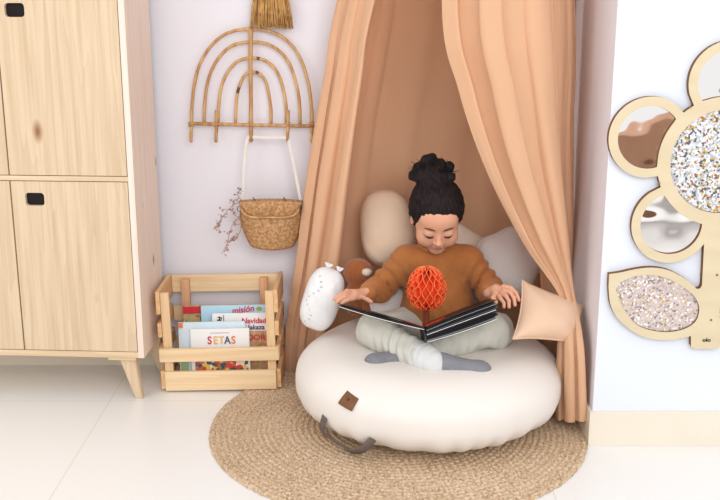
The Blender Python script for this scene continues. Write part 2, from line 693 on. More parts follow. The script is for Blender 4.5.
# wicker
q = NT('woven_wicker')
tc = q.n('ShaderNodeTexCoord')
nz = q.n('ShaderNodeTexNoise')
nz.inputs['Scale'].default_value = 120.0
q.l(tc.outputs['Object'], nz.inputs['Vector'])
rp = q.n('ShaderNodeValToRGB')
rp.color_ramp.elements[0].position = 0.35
rp.color_ramp.elements[0].color = lin((156, 108, 66))
rp.color_ramp.elements[1].position = 0.65
rp.color_ramp.elements[1].color = lin((208, 162, 112))
sx_ = q.n('ShaderNodeSeparateXYZ')
q.l(tc.outputs['Object'], sx_.inputs[0])
waves = []
for (sock_, fr) in (('X', 520.0), ('Z', 1500.0)):
    mm = q.n('ShaderNodeMath', operation='MULTIPLY')
    mm.inputs[1].default_value = fr
    q.l(sx_.outputs[sock_], mm.inputs[0])
    sn = q.n('ShaderNodeMath', operation='SINE')
    q.l(mm.outputs[0], sn.inputs[0])
    waves.append(sn)
pr = q.n('ShaderNodeMath', operation='MULTIPLY')
q.l(waves[0].outputs[0], pr.inputs[0])
q.l(waves[1].outputs[0], pr.inputs[1])
ma = q.n('ShaderNodeMath', operation='MULTIPLY_ADD')
ma.inputs[1].default_value = 0.16
q.l(pr.outputs[0], ma.inputs[0])
q.l(nz.outputs['Fac'], ma.inputs[2])
q.l(ma.outputs[0], rp.inputs['Fac'])

q.l(rp.outputs['Color'], q.b.inputs['Base Color'])
q.b.inputs['Roughness'].default_value = 0.6
M['wicker'] = q.m

# acrylic mirror, a little wavy
q = NT('acrylic_mirror')
q.b.inputs['Base Color'].default_value = (0.86, 0.85, 0.84, 1)
q.b.inputs['Metallic'].default_value = 1.0
q.b.inputs['Roughness'].default_value = 0.03
tc = q.n('ShaderNodeTexCoord')
nz = q.n('ShaderNodeTexNoise')
nz.inputs['Scale'].default_value = 9.0
nz.inputs['Detail'].default_value = 1.0
q.l(tc.outputs['Object'], nz.inputs['Vector'])
bp = q.n('ShaderNodeBump')
bp.inputs['Strength'].default_value = 0.5
bp.inputs['Distance'].default_value = 0.01
q.l(nz.outputs['Fac'], bp.inputs['Height'])
q.l(bp.outputs['Normal'], q.b.inputs['Normal'])
M['mirror'] = q.m

M['confetti'] = cells('confetti_sequins', [(0.34, (232, 234, 236)), (0.22, (184, 188, 194)), (0.15, (96, 98, 102)), (0.08, (206, 168, 60)), (0.04, (186, 110, 50)), (0.17, (210, 214, 218))], 200, 0.3, 0.1, 0.8)
M['glitter'] = cells('rose_glitter', [(0.34, (214, 200, 194)), (0.26, (206, 188, 184)), (0.14, (244, 238, 234)), (0.10, (150, 136, 134)), (0.05, (214, 176, 60)), (0.11, (190, 174, 172))], 210, 0.25, 0.2, 0.8)
M['picture'] = cells('storybook_picture', [(0.2, (206, 72, 58)), (0.2, (236, 190, 80)), (0.2, (60, 84, 96)), (0.2, (236, 224, 206)), (0.2, (190, 120, 70))], 70, 0.4)
M['picture2'] = cells('forest_picture', [(0.3, (166, 176, 120)), (0.3, (208, 164, 110)), (0.2, (222, 202, 160)), (0.2, (150, 122, 84))], 90, 0.4)
M['blossom'] = mat('dusty_pink_blossom', (206, 166, 158), 0.9, 0.2, (90, 90, 90), col2=(164, 128, 128))
M['stem'] = flat('dried_stem', (168, 140, 118), 0.9)
M['blossom_d'] = flat('mauve_bud', (150, 132, 146), 0.9)


# ================================================================== THE ROOM
def structure(name, bm, m):
    o = from_bm(name, bm, m)
    tag(o, kind='structure')
    return o


bm = bmesh.new()
box(bm, (0, 0.9, -0.05), (7, 6.4, 0.1))
structure('floor', bm, M['floor'])
WY = 3.14      # back wall
PX, PY = 0.632, 2.525      # corner of the projecting wall on the right
bm = bmesh.new()
box(bm, (-1.42, WY + 0.05, 1.3), (4.1, 0.1, 2.6))
structure('wall_back', bm, M['wall'])
bm = bmesh.new()
box(bm, ((PX + 3.0) / 2, (PY + WY + 0.1) / 2, 1.3), (3.0 - PX, WY + 0.1 - PY, 2.6), 0.002)
wr = structure('wall_right', bm, [M['wall_lit'], M['wall']])
for p in wr.data.polygons:
    if p.normal.x < -0.7:
        p.material_index = 1
bm = bmesh.new()
box(bm, (-1.42, WY - 0.004, 0.05), (4.08, 0.008, 0.1), 0.001)
structure('baseboard_back', bm, M['base'])
bm = bmesh.new()
box(bm, ((PX - 0.008 + 3.0) / 2, PY - 0.004, 0.05), (3.0 - PX + 0.008, 0.008, 0.1), 0.001)
box(bm, (PX - 0.004, (PY + WY - 0.008) / 2, 0.05), (0.008, WY - 0.008 - PY, 0.1), 0.001)
structure('baseboard_right', bm, M['base'])

# ================================================================== CABINET
CX1 = -0.648
cab = empty('cabinet', (CX1, 2.828, 0), 'tall pale pine cabinet with dark oblong grip holes and splayed legs', 'cabinet', rz=math.radians(-3.5))
W, D, H0, H1 = 0.84, 0.255, 0.138, 1.62
t = 0.018
bm = bmesh.new()     # coordinates: x from -W to 0, y from 0 (front) to D
box(bm, (-t / 2, D / 2, (H0 + H1) / 2), (t, D, H1 - H0), 0.001)
o = from_bm('side_panel', bm, M['pine_lit'], cab)
bm = bmesh.new()
box(bm, (-W + t / 2, D / 2, (H0 + H1) / 2), (t, D, H1 - H0), 0.001)
from_bm('side_panel', bm, M['pine_lit'], cab)
ZM = 0.683           # middle rail
bm = bmesh.new()
box(bm, (-W / 2, D / 2, H0 + t / 2), (W - 2 * t, D, t), 0.001)
from_bm('bottom_panel', bm, M['pine_x'], cab)
bm = bmesh.new()
box(bm, (-W / 2, D / 2, H1 - t / 2), (W - 2 * t, D, t), 0.001)
from_bm('top_panel', bm, M['pine_x'], cab)
bm = bmesh.new()
box(bm, (-W / 2, D / 2 - 0.0015, ZM), (W - 2 * t, D - 0.003, 0.014), 0.001)
from_bm('shelf', bm, M['pine_x'], cab)
bm = bmesh.new()
box(bm, (-W / 2, D - 0.004, (H0 + H1) / 2), (W - 2 * t, 0.006, H1 - H0 - 2 * t))
from_bm('back_panel', bm, M['gap'], cab)


def rrect(cx, cz, w, h, r, n=5):
    out = []
    for (sx, sz, a0) in ((1, 1, 0), (-1, 1, PI / 2), (-1, -1, PI), (1, -1, 1.5 * PI)):
        for k in range(n + 1):
            a = a0 + PI / 2 * k / n
            out.append((cx + sx * (w / 2 - r) + r * math.cos(a), cz + sz * (h / 2 - r) + r * math.sin(a)))
    return out


def door(x0, x1, z0, z1, hx, hz, off):
    bm = bmesh.new()
    hole = rrect(hx, hz, 0.056, 0.038, 0.010)
    outline_prism(bm, [(x0, z0), (x1, z0), (x1, z1), (x0, z1)], 0.001, 0.019, [hole])
    m = wood('door_pine', (196, 168, 136), (219, 196, 165), 'z', off, cell=5.5)
    o = from_bm('door', bm, [m, m], cab)
    bm = bmesh.new()
    outline_prism(bm, rrect(hx, hz, 0.0615, 0.0435, 0.0125), 0.013, 0.024, ())
    from_bm('grip_hole_shade', bm, [M['dark'], M['dark']], o)  # near-black plate behind the cut hole, painted in place of its shade
    return o


xg = -0.366        # gap between the door pairs
g = 0.0022
door(xg + g, -t - g, ZM + 0.007 + g, H1 - t - g, xg + 0.056, 1.155, (0, 0, 0))
door(-W + t + g, xg - g, ZM + 0.007 + g, H1 - t - g, xg - 0.056, 1.155, (4, 1, 2))
door(xg + g, -t - g, H0 + t + g, ZM - 0.007 - g, xg + 0.070, 0.621, (7, 3, 1))
door(-W + t + g, xg - g, H0 + t + g, ZM - 0.007 - g, xg - 0.070, 0.621, (2, 6, 3))


def leg(x, y, sx, sy):
    bm = bmesh.new()
    top = [(-0.024, -0.016), (0.024, -0.016), (0.024, 0.016), (-0.024, 0.016)]
    rows = []
    for (z, f, s, dx, dy) in ((H0 - 0.0105, 1.0, 1.0, 0, 0), (0.0, 1.0, 0.48, 0.030, 0.010)):
        rows.append([(x + sx * dx + px * s, y + sy * dy + py * s * 1.1, z) for px, py in top])
    V = grid(bm, rows, closed_u=True)
    bm.faces.new(V[0][::-1])
    bm.faces.new(V[1])
    es = [e for e in bm.edges]
    bmesh.ops.bevel(bm, geom=es, offset=0.003, segments=2, affect='EDGES')
    o = from_bm('leg', bm, M['pine'], cab)
    bm = bmesh.new()
    box(bm, (x - sx * 0.012, y, H0 - 0.005), (0.085, 0.06, 0.0098), 0.001)
    from_bm('mounting_plate', bm, M['pine_x'], o)


leg(-0.058, 0.035, 1, -1)
leg(-W + 0.030, 0.035, -1, -1)
leg(-0.030, D - 0.04, 1, 0.5)
leg(-W + 0.030, D - 0.04, -1, 0.5)

# ================================================================== CRATE AND BOOKS
crate = empty('wooden_crate', (-0.430, 3.01, 0), 'slatted pine crate full of picture books on the floor beside the cabinet', 'crate')
crate.rotation_euler = (0, math.radians(-1.1), 0)
crate.location.z = 0.0045
cw, cd = 0.372, 0.205
xl, xr, yf, yb = -cw / 2, cw / 2, -cd / 2, cd / 2
zs = [(0.006, 0.066), (0.100, 0.142), (0.176, 0.222), (0.250, 0.322)]


def plank(bm, a, b, bev=0.002):
    c = [(a[i] + b[i]) / 2 for i in range(3)]
    s = [abs(b[i] - a[i]) for i in range(3)]
    box(bm, c, s, bev)


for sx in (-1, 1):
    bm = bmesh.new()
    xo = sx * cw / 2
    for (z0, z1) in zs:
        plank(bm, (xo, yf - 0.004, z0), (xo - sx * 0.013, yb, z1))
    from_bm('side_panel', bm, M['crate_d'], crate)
bm = bmesh.new()
plank(bm, (xl + 0.014, yf - 0.013, 0.004), (xr - 0.014, yf, 0.066))
plank(bm, (xl + 0.002, yf - 0.0175, 0.100), (xr - 0.002, yf - 0.0045, 0.142))
from_bm('front_panel', bm, M['crate'], crate)
bm = bmesh.new()
plank(bm, (xl + 0.014, yb - 0.013, 0.262), (xr - 0.014, yb, 0.318))
plank(bm, (xl + 0.014, yb - 0.013, 0.165), (xr - 0.014, yb, 0.215))
plank(bm, (xl + 0.014, yb - 0.013, 0.02), (xr - 0.014, yb, 0.11))
from_bm('back_panel', bm, M['crate'], crate)
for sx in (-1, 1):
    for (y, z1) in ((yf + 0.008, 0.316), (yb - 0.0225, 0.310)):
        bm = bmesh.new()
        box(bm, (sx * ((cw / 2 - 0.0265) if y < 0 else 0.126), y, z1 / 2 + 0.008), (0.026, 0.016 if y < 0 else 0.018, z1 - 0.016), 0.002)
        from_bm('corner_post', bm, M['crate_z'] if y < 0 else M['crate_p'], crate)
bm = bmesh.new()
plank(bm, (xl + 0.014, yf + 0.001, 0.002), (xr - 0.014, yb - 0.014, 0.012))
from_bm('base_board', bm, M['crate'], crate)


def book(px0, px1, pytop, Y, label, cov, lean=6, th=0.008, name='picture_book', rz=0.0):
    """book standing on the crate's base board, cover to the front, leaning back a little"""
    a, b = P(px0, pytop, Y), P(px1, pytop, Y)
    w, h = b.x - a.x, a.z - 0.018
    cx = (a.x + b.x) / 2
    lr = math.radians(lean)
    foot = Y - math.tan(lr) * h
    e = empty(name, (cx, foot, 0.0185 + (cx + 0.43) * 0.0192), label, 'book', 'picture books in the wooden crate')
    e.rotation_euler = (-lr, math.radians(-1.1), rz)
    Hh = h / math.cos(lr)
    bm = bmesh.new()
    box(bm, (0, 0.0006, Hh / 2), (w, 0.0012, Hh), 0.0004)
    box(bm, (0, th - 0.0006, Hh / 2), (w, 0.0012, Hh), 0.0004)
    box(bm, (-w / 2 + 0.0006, th / 2, Hh / 2), (0.0012, th, Hh), 0.0004)
    from_bm('cover', bm, cov, e)
    bm = bmesh.new()
    box(bm, (0.001, th / 2, Hh / 2), (w - 0.005, th - 0.0028, Hh - 0.005))
    from_bm('pages', bm, M['white_paper'], e)
    return e, w, Hh


def patch(e, name, x0, x1, z0, z1, m, y=-0.0006):
    bm = bmesh.new()
    box(bm, ((x0 + x1) / 2, y, (z0 + z1) / 2), (x1 - x0, 0.0005, z1 - z0))
    return from_bm(name, bm, m, e)


def btext(e, s, size, x, z, m, y=-0.0012, xs=1.0, shear=0.0, bold=0.0, rot=0.0):
    mtx = Matrix.Translation((x, y, z)) @ Matrix.Rotation(rot, 4, 'Y') @ Matrix.Rotation(PI / 2, 4, 'X')
    return text_mesh('lettering', s, size, mtx, m, e, 0.0003, xs, shear, bold)


white_c = flat('white_cover', (236, 234, 232), 0.4)
blue_c = mat('pale_blue_cover', (214, 230, 238), 0.4, 0.03, (20, 20, 20))
sky_c = flat('sky_blue_cover', (182, 218, 236), 0.4)
red_c = flat('red_cover', (206, 50, 62), 0.4)
cream_c = flat('cream_cover', (230, 224, 210), 0.4)
craft_c = mat('craft_cover', (216, 178, 134), 0.5, 0.1, (60, 60, 60), col2=(184, 134, 88))
c_red, c_or, c_ye, c_sl, c_pu = (flat(n, c, 0.5) for n, c in (('ink_red', (206, 62, 78)), ('ink_orange', (232, 128, 70)), ('ink_yellow', (226, 184, 110)), ('ink_slate', (92, 98, 124)), ('ink_purple', (92, 52, 96))))
green_c = flat('ink_green', (164, 168, 60), 0.5)

e, w, h = book(191, 250, 329, 2.945, 'white booklet titled SETAS, frontmost in the wooden crate', white_c, 6, 0.005)
for i, (ch, mm) in enumerate((('S', c_red), ('E', c_ye), ('T', c_ye), ('A', c_sl), ('S', c_or))):
    btext(e, ch, 0.034, (-0.034 + i * 0.0185) + 0.002, h - 0.037, mm, bold=0.0009, xs=0.85)
patch(e, 'illustration', -w / 2 + 0.012, w / 2 - 0.006, 0.02, 0.098, M['picture'])
bx = [patch(e, 'caption_line', -0.03, 0.03, h - 0.0135, h - 0.0122, c_sl)]
e, w, h = book(179, 246, 322, 2.962, 'pale blue thin book with a red corner, just behind the SETAS booklet', blue_c, 6, 0.006)
patch(e, 'red_corner', -w / 2 + 0.001, -w / 2 + 0.015, h - 0.018, h - 0.001, c_or)
patch(e, 'illustration', -w / 2 + 0.03, w / 2 - 0.02, 0.03, h - 0.03, mat('soft_blue_wash', (232, 240, 242), 0.4, 0.08, (30, 30, 30), col2=(196, 220, 232)))
patch(e, 'grass_picture', -w / 2 + 0.004, -w / 2 + 0.028, 0.01, 0.09, flat('leaf_green', (160, 186, 130), 0.5), y=-0.0009)
e, w, h = book(213, 269, 314, 2.990, 'white craft book with small drawing, red and purple title and orange photo, in the crate', white_c, 6, 0.010)
btext(e, 'Navidad', 0.0235, 0.043, h - 0.024, c_red, shear=0.1, bold=0.0006)
btext(e, 'Jakaza', 0.0215, 0.050, h - 0.045, c_pu, shear=0.1, bold=0.0005)
patch(e, 'orange_photo', 0.012, w / 2 - 0.002, 0.02, h - 0.056, craft_c)
btext(e, 'DOR', 0.026, 0.050, h - 0.078, c_red, bold=0.0006, y=-0.0018)
for (xa, xb, za, zb) in ((-0.072, -0.058, -0.022, -0.018), (-0.066, -0.062, -0.018, -0.008), (-0.052, -0.050, -0.03, -0.004), (-0.071, -0.060, -0.012, -0.010), (-0.060, -0.056, -0.017, -0.011)):
    patch(e, 'line_drawing', xa, xb, h + za, h + zb, M['lash'])
e, w, h = book(202, 270, 306, 3.020, 'sky blue wide book with red script title and a green dot', sky_c, 6, 0.012)
btext(e, 'misión', 0.027, 0.025, h - 0.0135, c_red, shear=0.25, bold=0.0007, rot=-0.12)
bm = bmesh.new()
bmesh.ops.create_cone(bm, cap_ends=True, segments=20, radius1=0.007, radius2=0.007, depth=0.0005, matrix=Matrix.Translation((0.077, -0.0006, h - 0.011)) @ Matrix.Rotation(PI / 2, 4, 'X') @ Matrix.Diagonal((1.4, 0.9, 1, 1)))
from_bm('green_dot', bm, green_c, e)
e, w, h = book(184, 213, 306, 3.040, 'storybook with a red top band, at the back left of the crate', M['picture2'], 5, 0.012)
patch(e, 'red_band', -w / 2, w / 2, h - 0.024, h, red_c)
patch(e, 'white_oval', 0.012, 0.030, h - 0.022, h - 0.008, white_c, y=-0.001)

# ================================================================== JUTE RUG
RX, RY, RR = 0.105, 2.64, 0.530
bm = bmesh.new()
NR = 32
prof = [(0.0005, 0.009)]
for i in range(NR):
    r0 = RR * i / NR
    dr = RR / NR
    for k in range(1, 5):
        f = k / 4
        prof.append((r0 + dr * f, 0.0045 + 0.0048 * math.sin(PI * f) ** 0.7))
prof.append((RR + 0.002, 0.001))


def rug_d(r, z, a, i):
    w = 0.0 if r < RR - 0.001 else 0.003 * mnoise.noise(Vector((math.cos(a) * 40, math.sin(a) * 40, 0)))
    ring = int(r / (RR / NR) - 0.01)
    tw = 0.0014 * math.sin(a * max(6, int(r * 330)) + ring * 1.3) if 0.004 < z else 0
    return r + w + 0.002 * mnoise.noise(Vector((r * 9, a * 2, 3))), z + tw


lathe(bm, prof, 720, disp=rug_d)
o = from_bm('round_rug', bm, M['jute'], None, smooth=True)
o.location = (RX, RY, 0)
tag(o, 'round braided jute rug on the pale floor under the white pouf', 'rug')

# ================================================================== POUF
PCX, PCY, PR, PH = 0.196, 2.715, 0.383, 0.230
pouf = empty('floor_pouf', (PCX, PCY, 0.009), 'big round off-white floor pouf with a leather patch, the child sitting on it', 'pouf')
bm = bmesh.new()
prof = []
ex = 0.62
for i in range(49):
    a = -PI / 2 + PI * i / 48
    c, s = math.cos(a), math.sin(a)
    r = PR * (abs(c) ** ex)
    z = PH / 2 + PH / 2 * math.copysign(abs(s) ** (0.80), s)
    prof.append((max(r, 0.0008), z))


def pouf_d(r, z, a, i):
    f = r / PR
    v = Vector((math.cos(a) * r, math.sin(a) * r, z))
    n1 = mnoise.noise(v * 5.0)
    dz = 0.006 * n1 * (1 if z > 0.1 else 0.2)
    # sagging under the child
    if z > PH * 0.5:
        x, y = v.x - 0.02, v.y - 0.02
        dz -= 0.030 * math.exp(-((x / 0.22) ** 2 + (y / 0.17) ** 2))
        dz += 0.012 * math.exp(-((f - 0.8) / 0.2) ** 2)
    # creases drawn together near the lower edge
    cr = 0.0
    if z < PH * 0.5 and f > 0.5:
        cr = 0.006 * math.exp(-((z - 0.03) / 0.035) ** 2) * mnoise.noise(Vector((a * 9, z * 9, 1)))
        cr += 0.004 * math.exp(-((z - 0.05) / 0.03) ** 2) * math.sin(a * 30 + 3 * math.sin(a * 5))
    return r + 0.004 * mnoise.noise(v * 9) + cr, max(0.0005, z + dz)


lathe(bm, prof, 256, disp=pouf_d)
from_bm('cover', bm, M['pouf'], pouf, smooth=True)
# zip seam low on the side
bm = bmesh.new()


def pouf_r(z, a):
    s = (z - PH / 2) / (PH / 2)
    aa = math.asin(math.copysign(abs(s) ** (1 / 0.80), s))
    return PR * math.cos(aa) ** ex


def on_pouf(a, z, off=0.0):
    r = pouf_r(z, a) + off
    return Vector((r * math.cos(a), r * math.sin(a), z))


# leather patch
def patch_frame(px, py):
    """point on the pouf's skin seen at a photo pixel, and its outward frame"""
    best, bd = None, 9
    for k in range(700):
        Y = 2.30 + k * 0.0006
        p = P(px, py, Y)
        l = p - Vector((PCX, PCY, 0.009))
        if 0.001 < l.z < PH - 0.001:
            r = math.hypot(l.x, l.y)
            dd = r - pouf_r(l.z, 0)
            if dd < bd:
                best, bd = l, dd
            if dd <= 0.004:
                break
    a = math.atan2(best.y, best.x)
    p0 = on_pouf(a, best.z)
    tz = (on_pouf(a, best.z + 0.004) - on_pouf(a, best.z - 0.004)).normalized()
    ta = Vector((-math.sin(a), math.cos(a), 0))
    nn = ta.cross(tz).normalized()
    return a, best.z, p0, ta, tz, nn


pa, pz, p0, ta, tz, nn = patch_frame(349, 401)
bm = bmesh.new()
rows = []
rt = math.radians(-13)
for j in range(9):
    row = []
    for i in range(9):
        u, v = (i / 8 - 0.5) * 0.046, (j / 8 - 0.5) * 0.038
        uu, vv = u * math.cos(rt) - v * math.sin(rt), u * math.sin(rt) + v * math.cos(rt)
        a2 = pa + uu / (pouf_r(pz, 0))
        z2 = pz + vv * tz.z
        row.append(on_pouf(a2, z2, 0.0075))
    rows.append(row)
grid(bm, rows)
me = bpy.data.meshes.new('leather_patch')
bm.to_mesh(me)
bm.free()
o = put('leather_patch', me, M['leather'], pouf)
md = o.modifiers.new('thick', 'SOLIDIFY')
md.thickness = 0.004
md.offset = 0
o['label'] = 'brown leather maker patch'
mk = Matrix.Translation(p0 + nn * 0.0098) @ Matrix((ta, tz, nn)).transposed().to_4x4()
bm = bmesh.new()
for k in range(2):
    rr = 0.0022 + k * 0.002
    tube(bm, [(rr * math.cos(a), rr * math.sin(a), 0) for a in [2 * PI * i / 16 for i in range(16)]], 0.0004, 5, closed=True)
bmesh.ops.transform(bm, matrix=mk, verts=bm.verts[:])
from_bm('embossed_mark', bm, M['gap'], o)
# carrying strap
bm = bmesh.new()
pts = []
for (px, py, off) in ((324, 417, 0.002), (325, 426, 0.016), (327, 435, 0.022), (338, 442, 0.024), (352, 446.5, 0.022), (364, 446, 0.016), (372, 440, 0.000)):
    a, z, pp, ta, tz, nn = patch_frame(px, py) if py < 442 else patch_frame(px, 441)
    q0 = pp + nn * off
    if py >= 442:
        q0.z -= (py - 441) * 0.0022
    q0.z = max(q0.z, 0.012)
    pts.append(q0)
sp = spline(pts, 8)
tube(bm, sp, 0.0115, 10, squash=0.34, ref=(0, 0, 1))
from_bm('carry_strap', bm, M['strap'], pouf, smooth=True)


# ================================================================== CUSHIONS
def cushion(name, px, py, Y, w, h, th, eul, m, label, kind='square', pinch=0.10, piping=None, seed=0, outline=None, taper=0.0, group='cushions around the child'):
    """stuffed cushion: w wide, h high, th thick, standing at a point, turned by eul (degrees)"""
    c = P(px, py, Y)
    e = empty(name, c, label, 'cushion', group)
    e.rotation_euler = [math.radians(v) for v in eul]
    n = 40
    bm = bmesh.new()
    edge = []
    for side in (-1, 1):
        rows = []
        for j in range(n + 1):
            row = []
            for i in range(n + 1):
                u, v = 2 * i / n - 1, 2 * j / n - 1
                if kind == 'square':
                    x = w / 2 * u * (1 - pinch * (1 - v * v))
                    z = h / 2 * v * (1 - pinch * (1 - u * u))
                    z = h / 2 - (h / 2 - z) * (1 - taper * (u + 1) / 2)
                    f = ((1 - abs(u) ** 2.4) * (1 - abs(v) ** 2.4)) ** 0.55
                else:
                    # square -> disc
                    du, dv = u * math.sqrt(1 - v * v / 2), v * math.sqrt(1 - u * u / 2)
                    rr = min(1.0, math.hypot(du, dv))
                    th_ = math.atan2(dv, du)
                    sc = outline(th_) if outline else 1.0
                    x, z = w / 2 * du * sc, h / 2 * dv * sc
                    f = math.sqrt(max(0, 1 - rr ** 2.2))
                nn_ = mnoise.noise(Vector((x * 14 + seed, side * 3, z * 14)))
                fold = 0.10 * math.sin((u + v) * 9 + seed) * (abs(u * v)) * f
                row.append((x, side * (th / 2 * f * (1 + 0.10 * nn_ + fold)), z))
            rows.append(row)
        grid(bm, rows, flip=(side < 0))
        edge = [rows[0][i] for i in range(n)] + [rows[j][n] for j in range(n)] + [rows[n][n - i] for i in range(n)] + [rows[n - j][0] for j in range(n)]
    bmesh.ops.remove_doubles(bm, verts=bm.verts[:], dist=0.0004)
    from_bm('cover', bm, m, e, smooth=True)
    if piping:
        bm = bmesh.new()
        tube(bm, edge, 0.0022, 6, closed=True)
        from_bm('piping', bm, piping, e, smooth=True)
    return e


M['pipe'] = mat('piping_cotton', (206, 182, 158), 0.9, 0.05, (40, 40, 40))
cushion('cushion', 387, 228, 2.985, 0.172, 0.235, 0.085, (-14, -10, -10), M['beige'],
        'round beige cushion with corded edge, behind the child at left', 'disc', piping=M['pipe'], seed=1, outline=lambda th: 1.0 - 0.035 * math.cos(4 * th) + 0.03 * math.cos(3 * th + 1))
cushion('cushion', 469, 262, 2.985, 0.19, 0.20, 0.08, (-14, 28, 8), M['beige2'],
        'cream cushion with one corner up just behind the child at right', 'square', piping=M['pipe'], seed=2)


def star_out(th):
    return 0.94 + 0.06 * math.cos(5 * (th - PI / 2))


cushion('cushion', 509, 262, 2.92, 0.215, 0.215, 0.085, (-20, 14, 6), M['greyw'],
        'pale grey cushion standing by the right curtain, under its edge', 'disc', seed=3, piping=M['greyw'], outline=star_out)
cushion('cushion', 549, 322, 2.625, 0.198, 0.190, 0.10, (-44, 24, 6), M['peach'],
        'peach square cushion lying at the right end of the pouf', 'square', seed=4, pinch=0.10, taper=0.36, piping=M['peach'])
cushion('cushion', 388, 302, 2.87, 0.115, 0.13, 0.06, (-12, 8, -6), M['greyw'],
        'small white cushion tucked between the arm and the lap at left', 'disc', seed=5)

# shell cushion on the left with a line of sequins
sh = cushion('shell_cushion', 322, 299, 2.80, 0.118, 0.200, 0.085, (-10, 16, -14), M['sequin'],
             'white satin cushion with silver sequins, leaning at the left end of the pouf', 'disc', seed=6,
             outline=lambda th: 1.0 - 0.05 * math.cos(4 * th))
bm = bmesh.new()
for k in range(12):
    v = -0.072 + k * 0.0125
    x = -0.022 + 0.012 * math.sin(k * 0.9) + 0.35 * max(0, v) ** 1 * 0.3
    f = math.sqrt(max(0.01, 1 - (v / 0.1) ** 2 - (x / 0.059) ** 2))
    bmesh.ops.create_icosphere(bm, subdivisions=1, radius=0.0042, matrix=Matrix.Translation((x, -0.0425 * f - 0.001, v)) @ Matrix.Diagonal((1, 0.5, 1, 1)))
from_bm('sequin_row', bm, M['sequin_d'], sh, smooth=True)
for (x, s, a) in ((-0.012, 1.0, 25), (0.022, 0.9, -30)):
    bm = bmesh.new()
    rows = []
    for j in range(6):
        f = j / 5
        rows.append([(x + (i / 6 - 0.5) * 0.016 * (0.5 + f) * s, math.sin(i * 1.6) * 0.004 * f, 0.094 + f * 0.013) for i in range(7)])
    grid(bm, rows)
    o = from_bm('ribbon_bow', bm, M['sequin'], sh, smooth=True)
    md = o.modifiers.new('thick', 'SOLIDIFY')
    md.thickness = 0.003

# plush toy behind the child's arm
c = P(358, 283, 2.92)
F = Field((c.x - 0.08, c.y - 0.08, c.z - 0.13), (c.x + 0.09, c.y + 0.08, c.z + 0.10), 0.003)
F.ell((c.x, c.y, c.z + 0.035), (0.045, 0.035, 0.042), 0.01)
F.ell((c.x + 0.005, c.y, c.z - 0.05), (0.05, 0.042, 0.06), 0.015)
F.cap((c.x - 0.03, c.y - 0.02, c.z - 0.03), (c.x - 0.012, c.y - 0.05, c.z - 0.07), 0.016, k=0.008)
F.cap((c.x + 0.03, c.y - 0.02, c.z - 0.03), (c.x + 0.03, c.y - 0.05, c.z - 0.07), 0.016, k=0.008)
toy = put('plush_toy', F.mesh('plush_toy'), M['plush'])
shift(toy, (c.x, c.y, c.z - 0.11))
tag(toy, 'brown plush toy behind the child\'s arm, next to the satin cushion', 'toy')
F = Field((c.x - 0.05, c.y - 0.08, c.z - 0.02), (c.x + 0.07, c.y + 0.03, c.z + 0.09), 0.003)
F.ell((c.x + 0.026, c.y - 0.028, c.z + 0.042), (0.016, 0.012, 0.012), 0.006)
mz = put('muzzle', F.mesh('muzzle'), M['wplush'])
shift(mz, (c.x, c.y, c.z - 0.11))
mz.parent = toy
mz.location = (0, 0, 0)

# ================================================================== CANOPY
can = empty('bed_canopy', (0.30, 2.86, 1.80), 'long peach cotton canopy hanging round the pouf, open at the front', 'canopy')
CO = Vector((0.30, 2.86, 1.80))


def sm(t):
    return t * t * (3 - 2 * t)


def catm(vals, t):
    """smooth interpolation of a list of vectors at t in 0..1"""
    n = len(vals) - 1
    f = min(max(t, 0), 1) * n
    i = min(int(f), n - 1)
    f -= i
    p0, p1, p2, p3 = vals[max(i - 1, 0)], vals[i], vals[i + 1], vals[min(i + 2, n)]
    return 0.5 * ((2 * p1) + (-p0 + p2) * f + (2 * p0 - 5 * p1 + 4 * p2 - p3) * f * f + (-p0 + 3 * p1 - 3 * p2 + p3) * f ** 3)


def drape(name, stations, folds, nu=150, nv=110, seed=0.0, m=None, jitter=0.4, sharp=1.0, th=0.0022):
    """stations: list of rows, each row a list of points across the cloth + ('a', fold depth)"""
    rows = []
    for j in range(nv + 1):
        t = j / nv
        A = catm([Vector((s[-1], 0, 0)) for s in stations], t).x
        cols = [catm([Vector(s[k]) for s in stations], t) for k in range(len(stations[0]) - 1)]
        row = []
        for i in range(nu + 1):
            u = i / nu
            p = catm(cols, u)
            p2 = catm(cols, min(1, u + 0.01))
            p1 = catm(cols, max(0, u - 0.01))
            tg = (p2 - p1)
            tg.z = 0
            if tg.length < 1e-6:
                tg = Vector((1, 0, 0))
            tg.normalize()
            nrm = Vector((tg.y, -tg.x, 0))     # outward, towards the room for a left-to-right cloth
            ph = folds * 2 * PI * u + seed + jitter * mnoise.noise(Vector((u * 4 + seed, t * 1.2, 0))) * 4
            s = math.sin(ph)
            s = math.copysign(abs(s) ** sharp, s)
            d = A * (s + 0.22 * math.sin(ph * 1.7 + 1.1 + seed) + 0.5 * mnoise.noise(Vector((u * 9, t * 3, seed))))
            d2 = -A * 0.62 * math.sin(2 * ph)
            fine = 0.0015 * mnoise.noise(Vector((u * 30, t * 12, seed)))
            row.append(p + nrm * (d + fine) + tg * d2 - CO)
        rows.append(row)
    return sheet(name, rows, m or M['cloth'], can, th)


def hoop(a, r=0.20, z=1.80):
    return Vector((0.30 + r * math.cos(a), 2.86 + r * math.sin(a) * 0.9, z))


def vec(px, py, Y):
    return P(px, py, Y)


D2 = math.radians
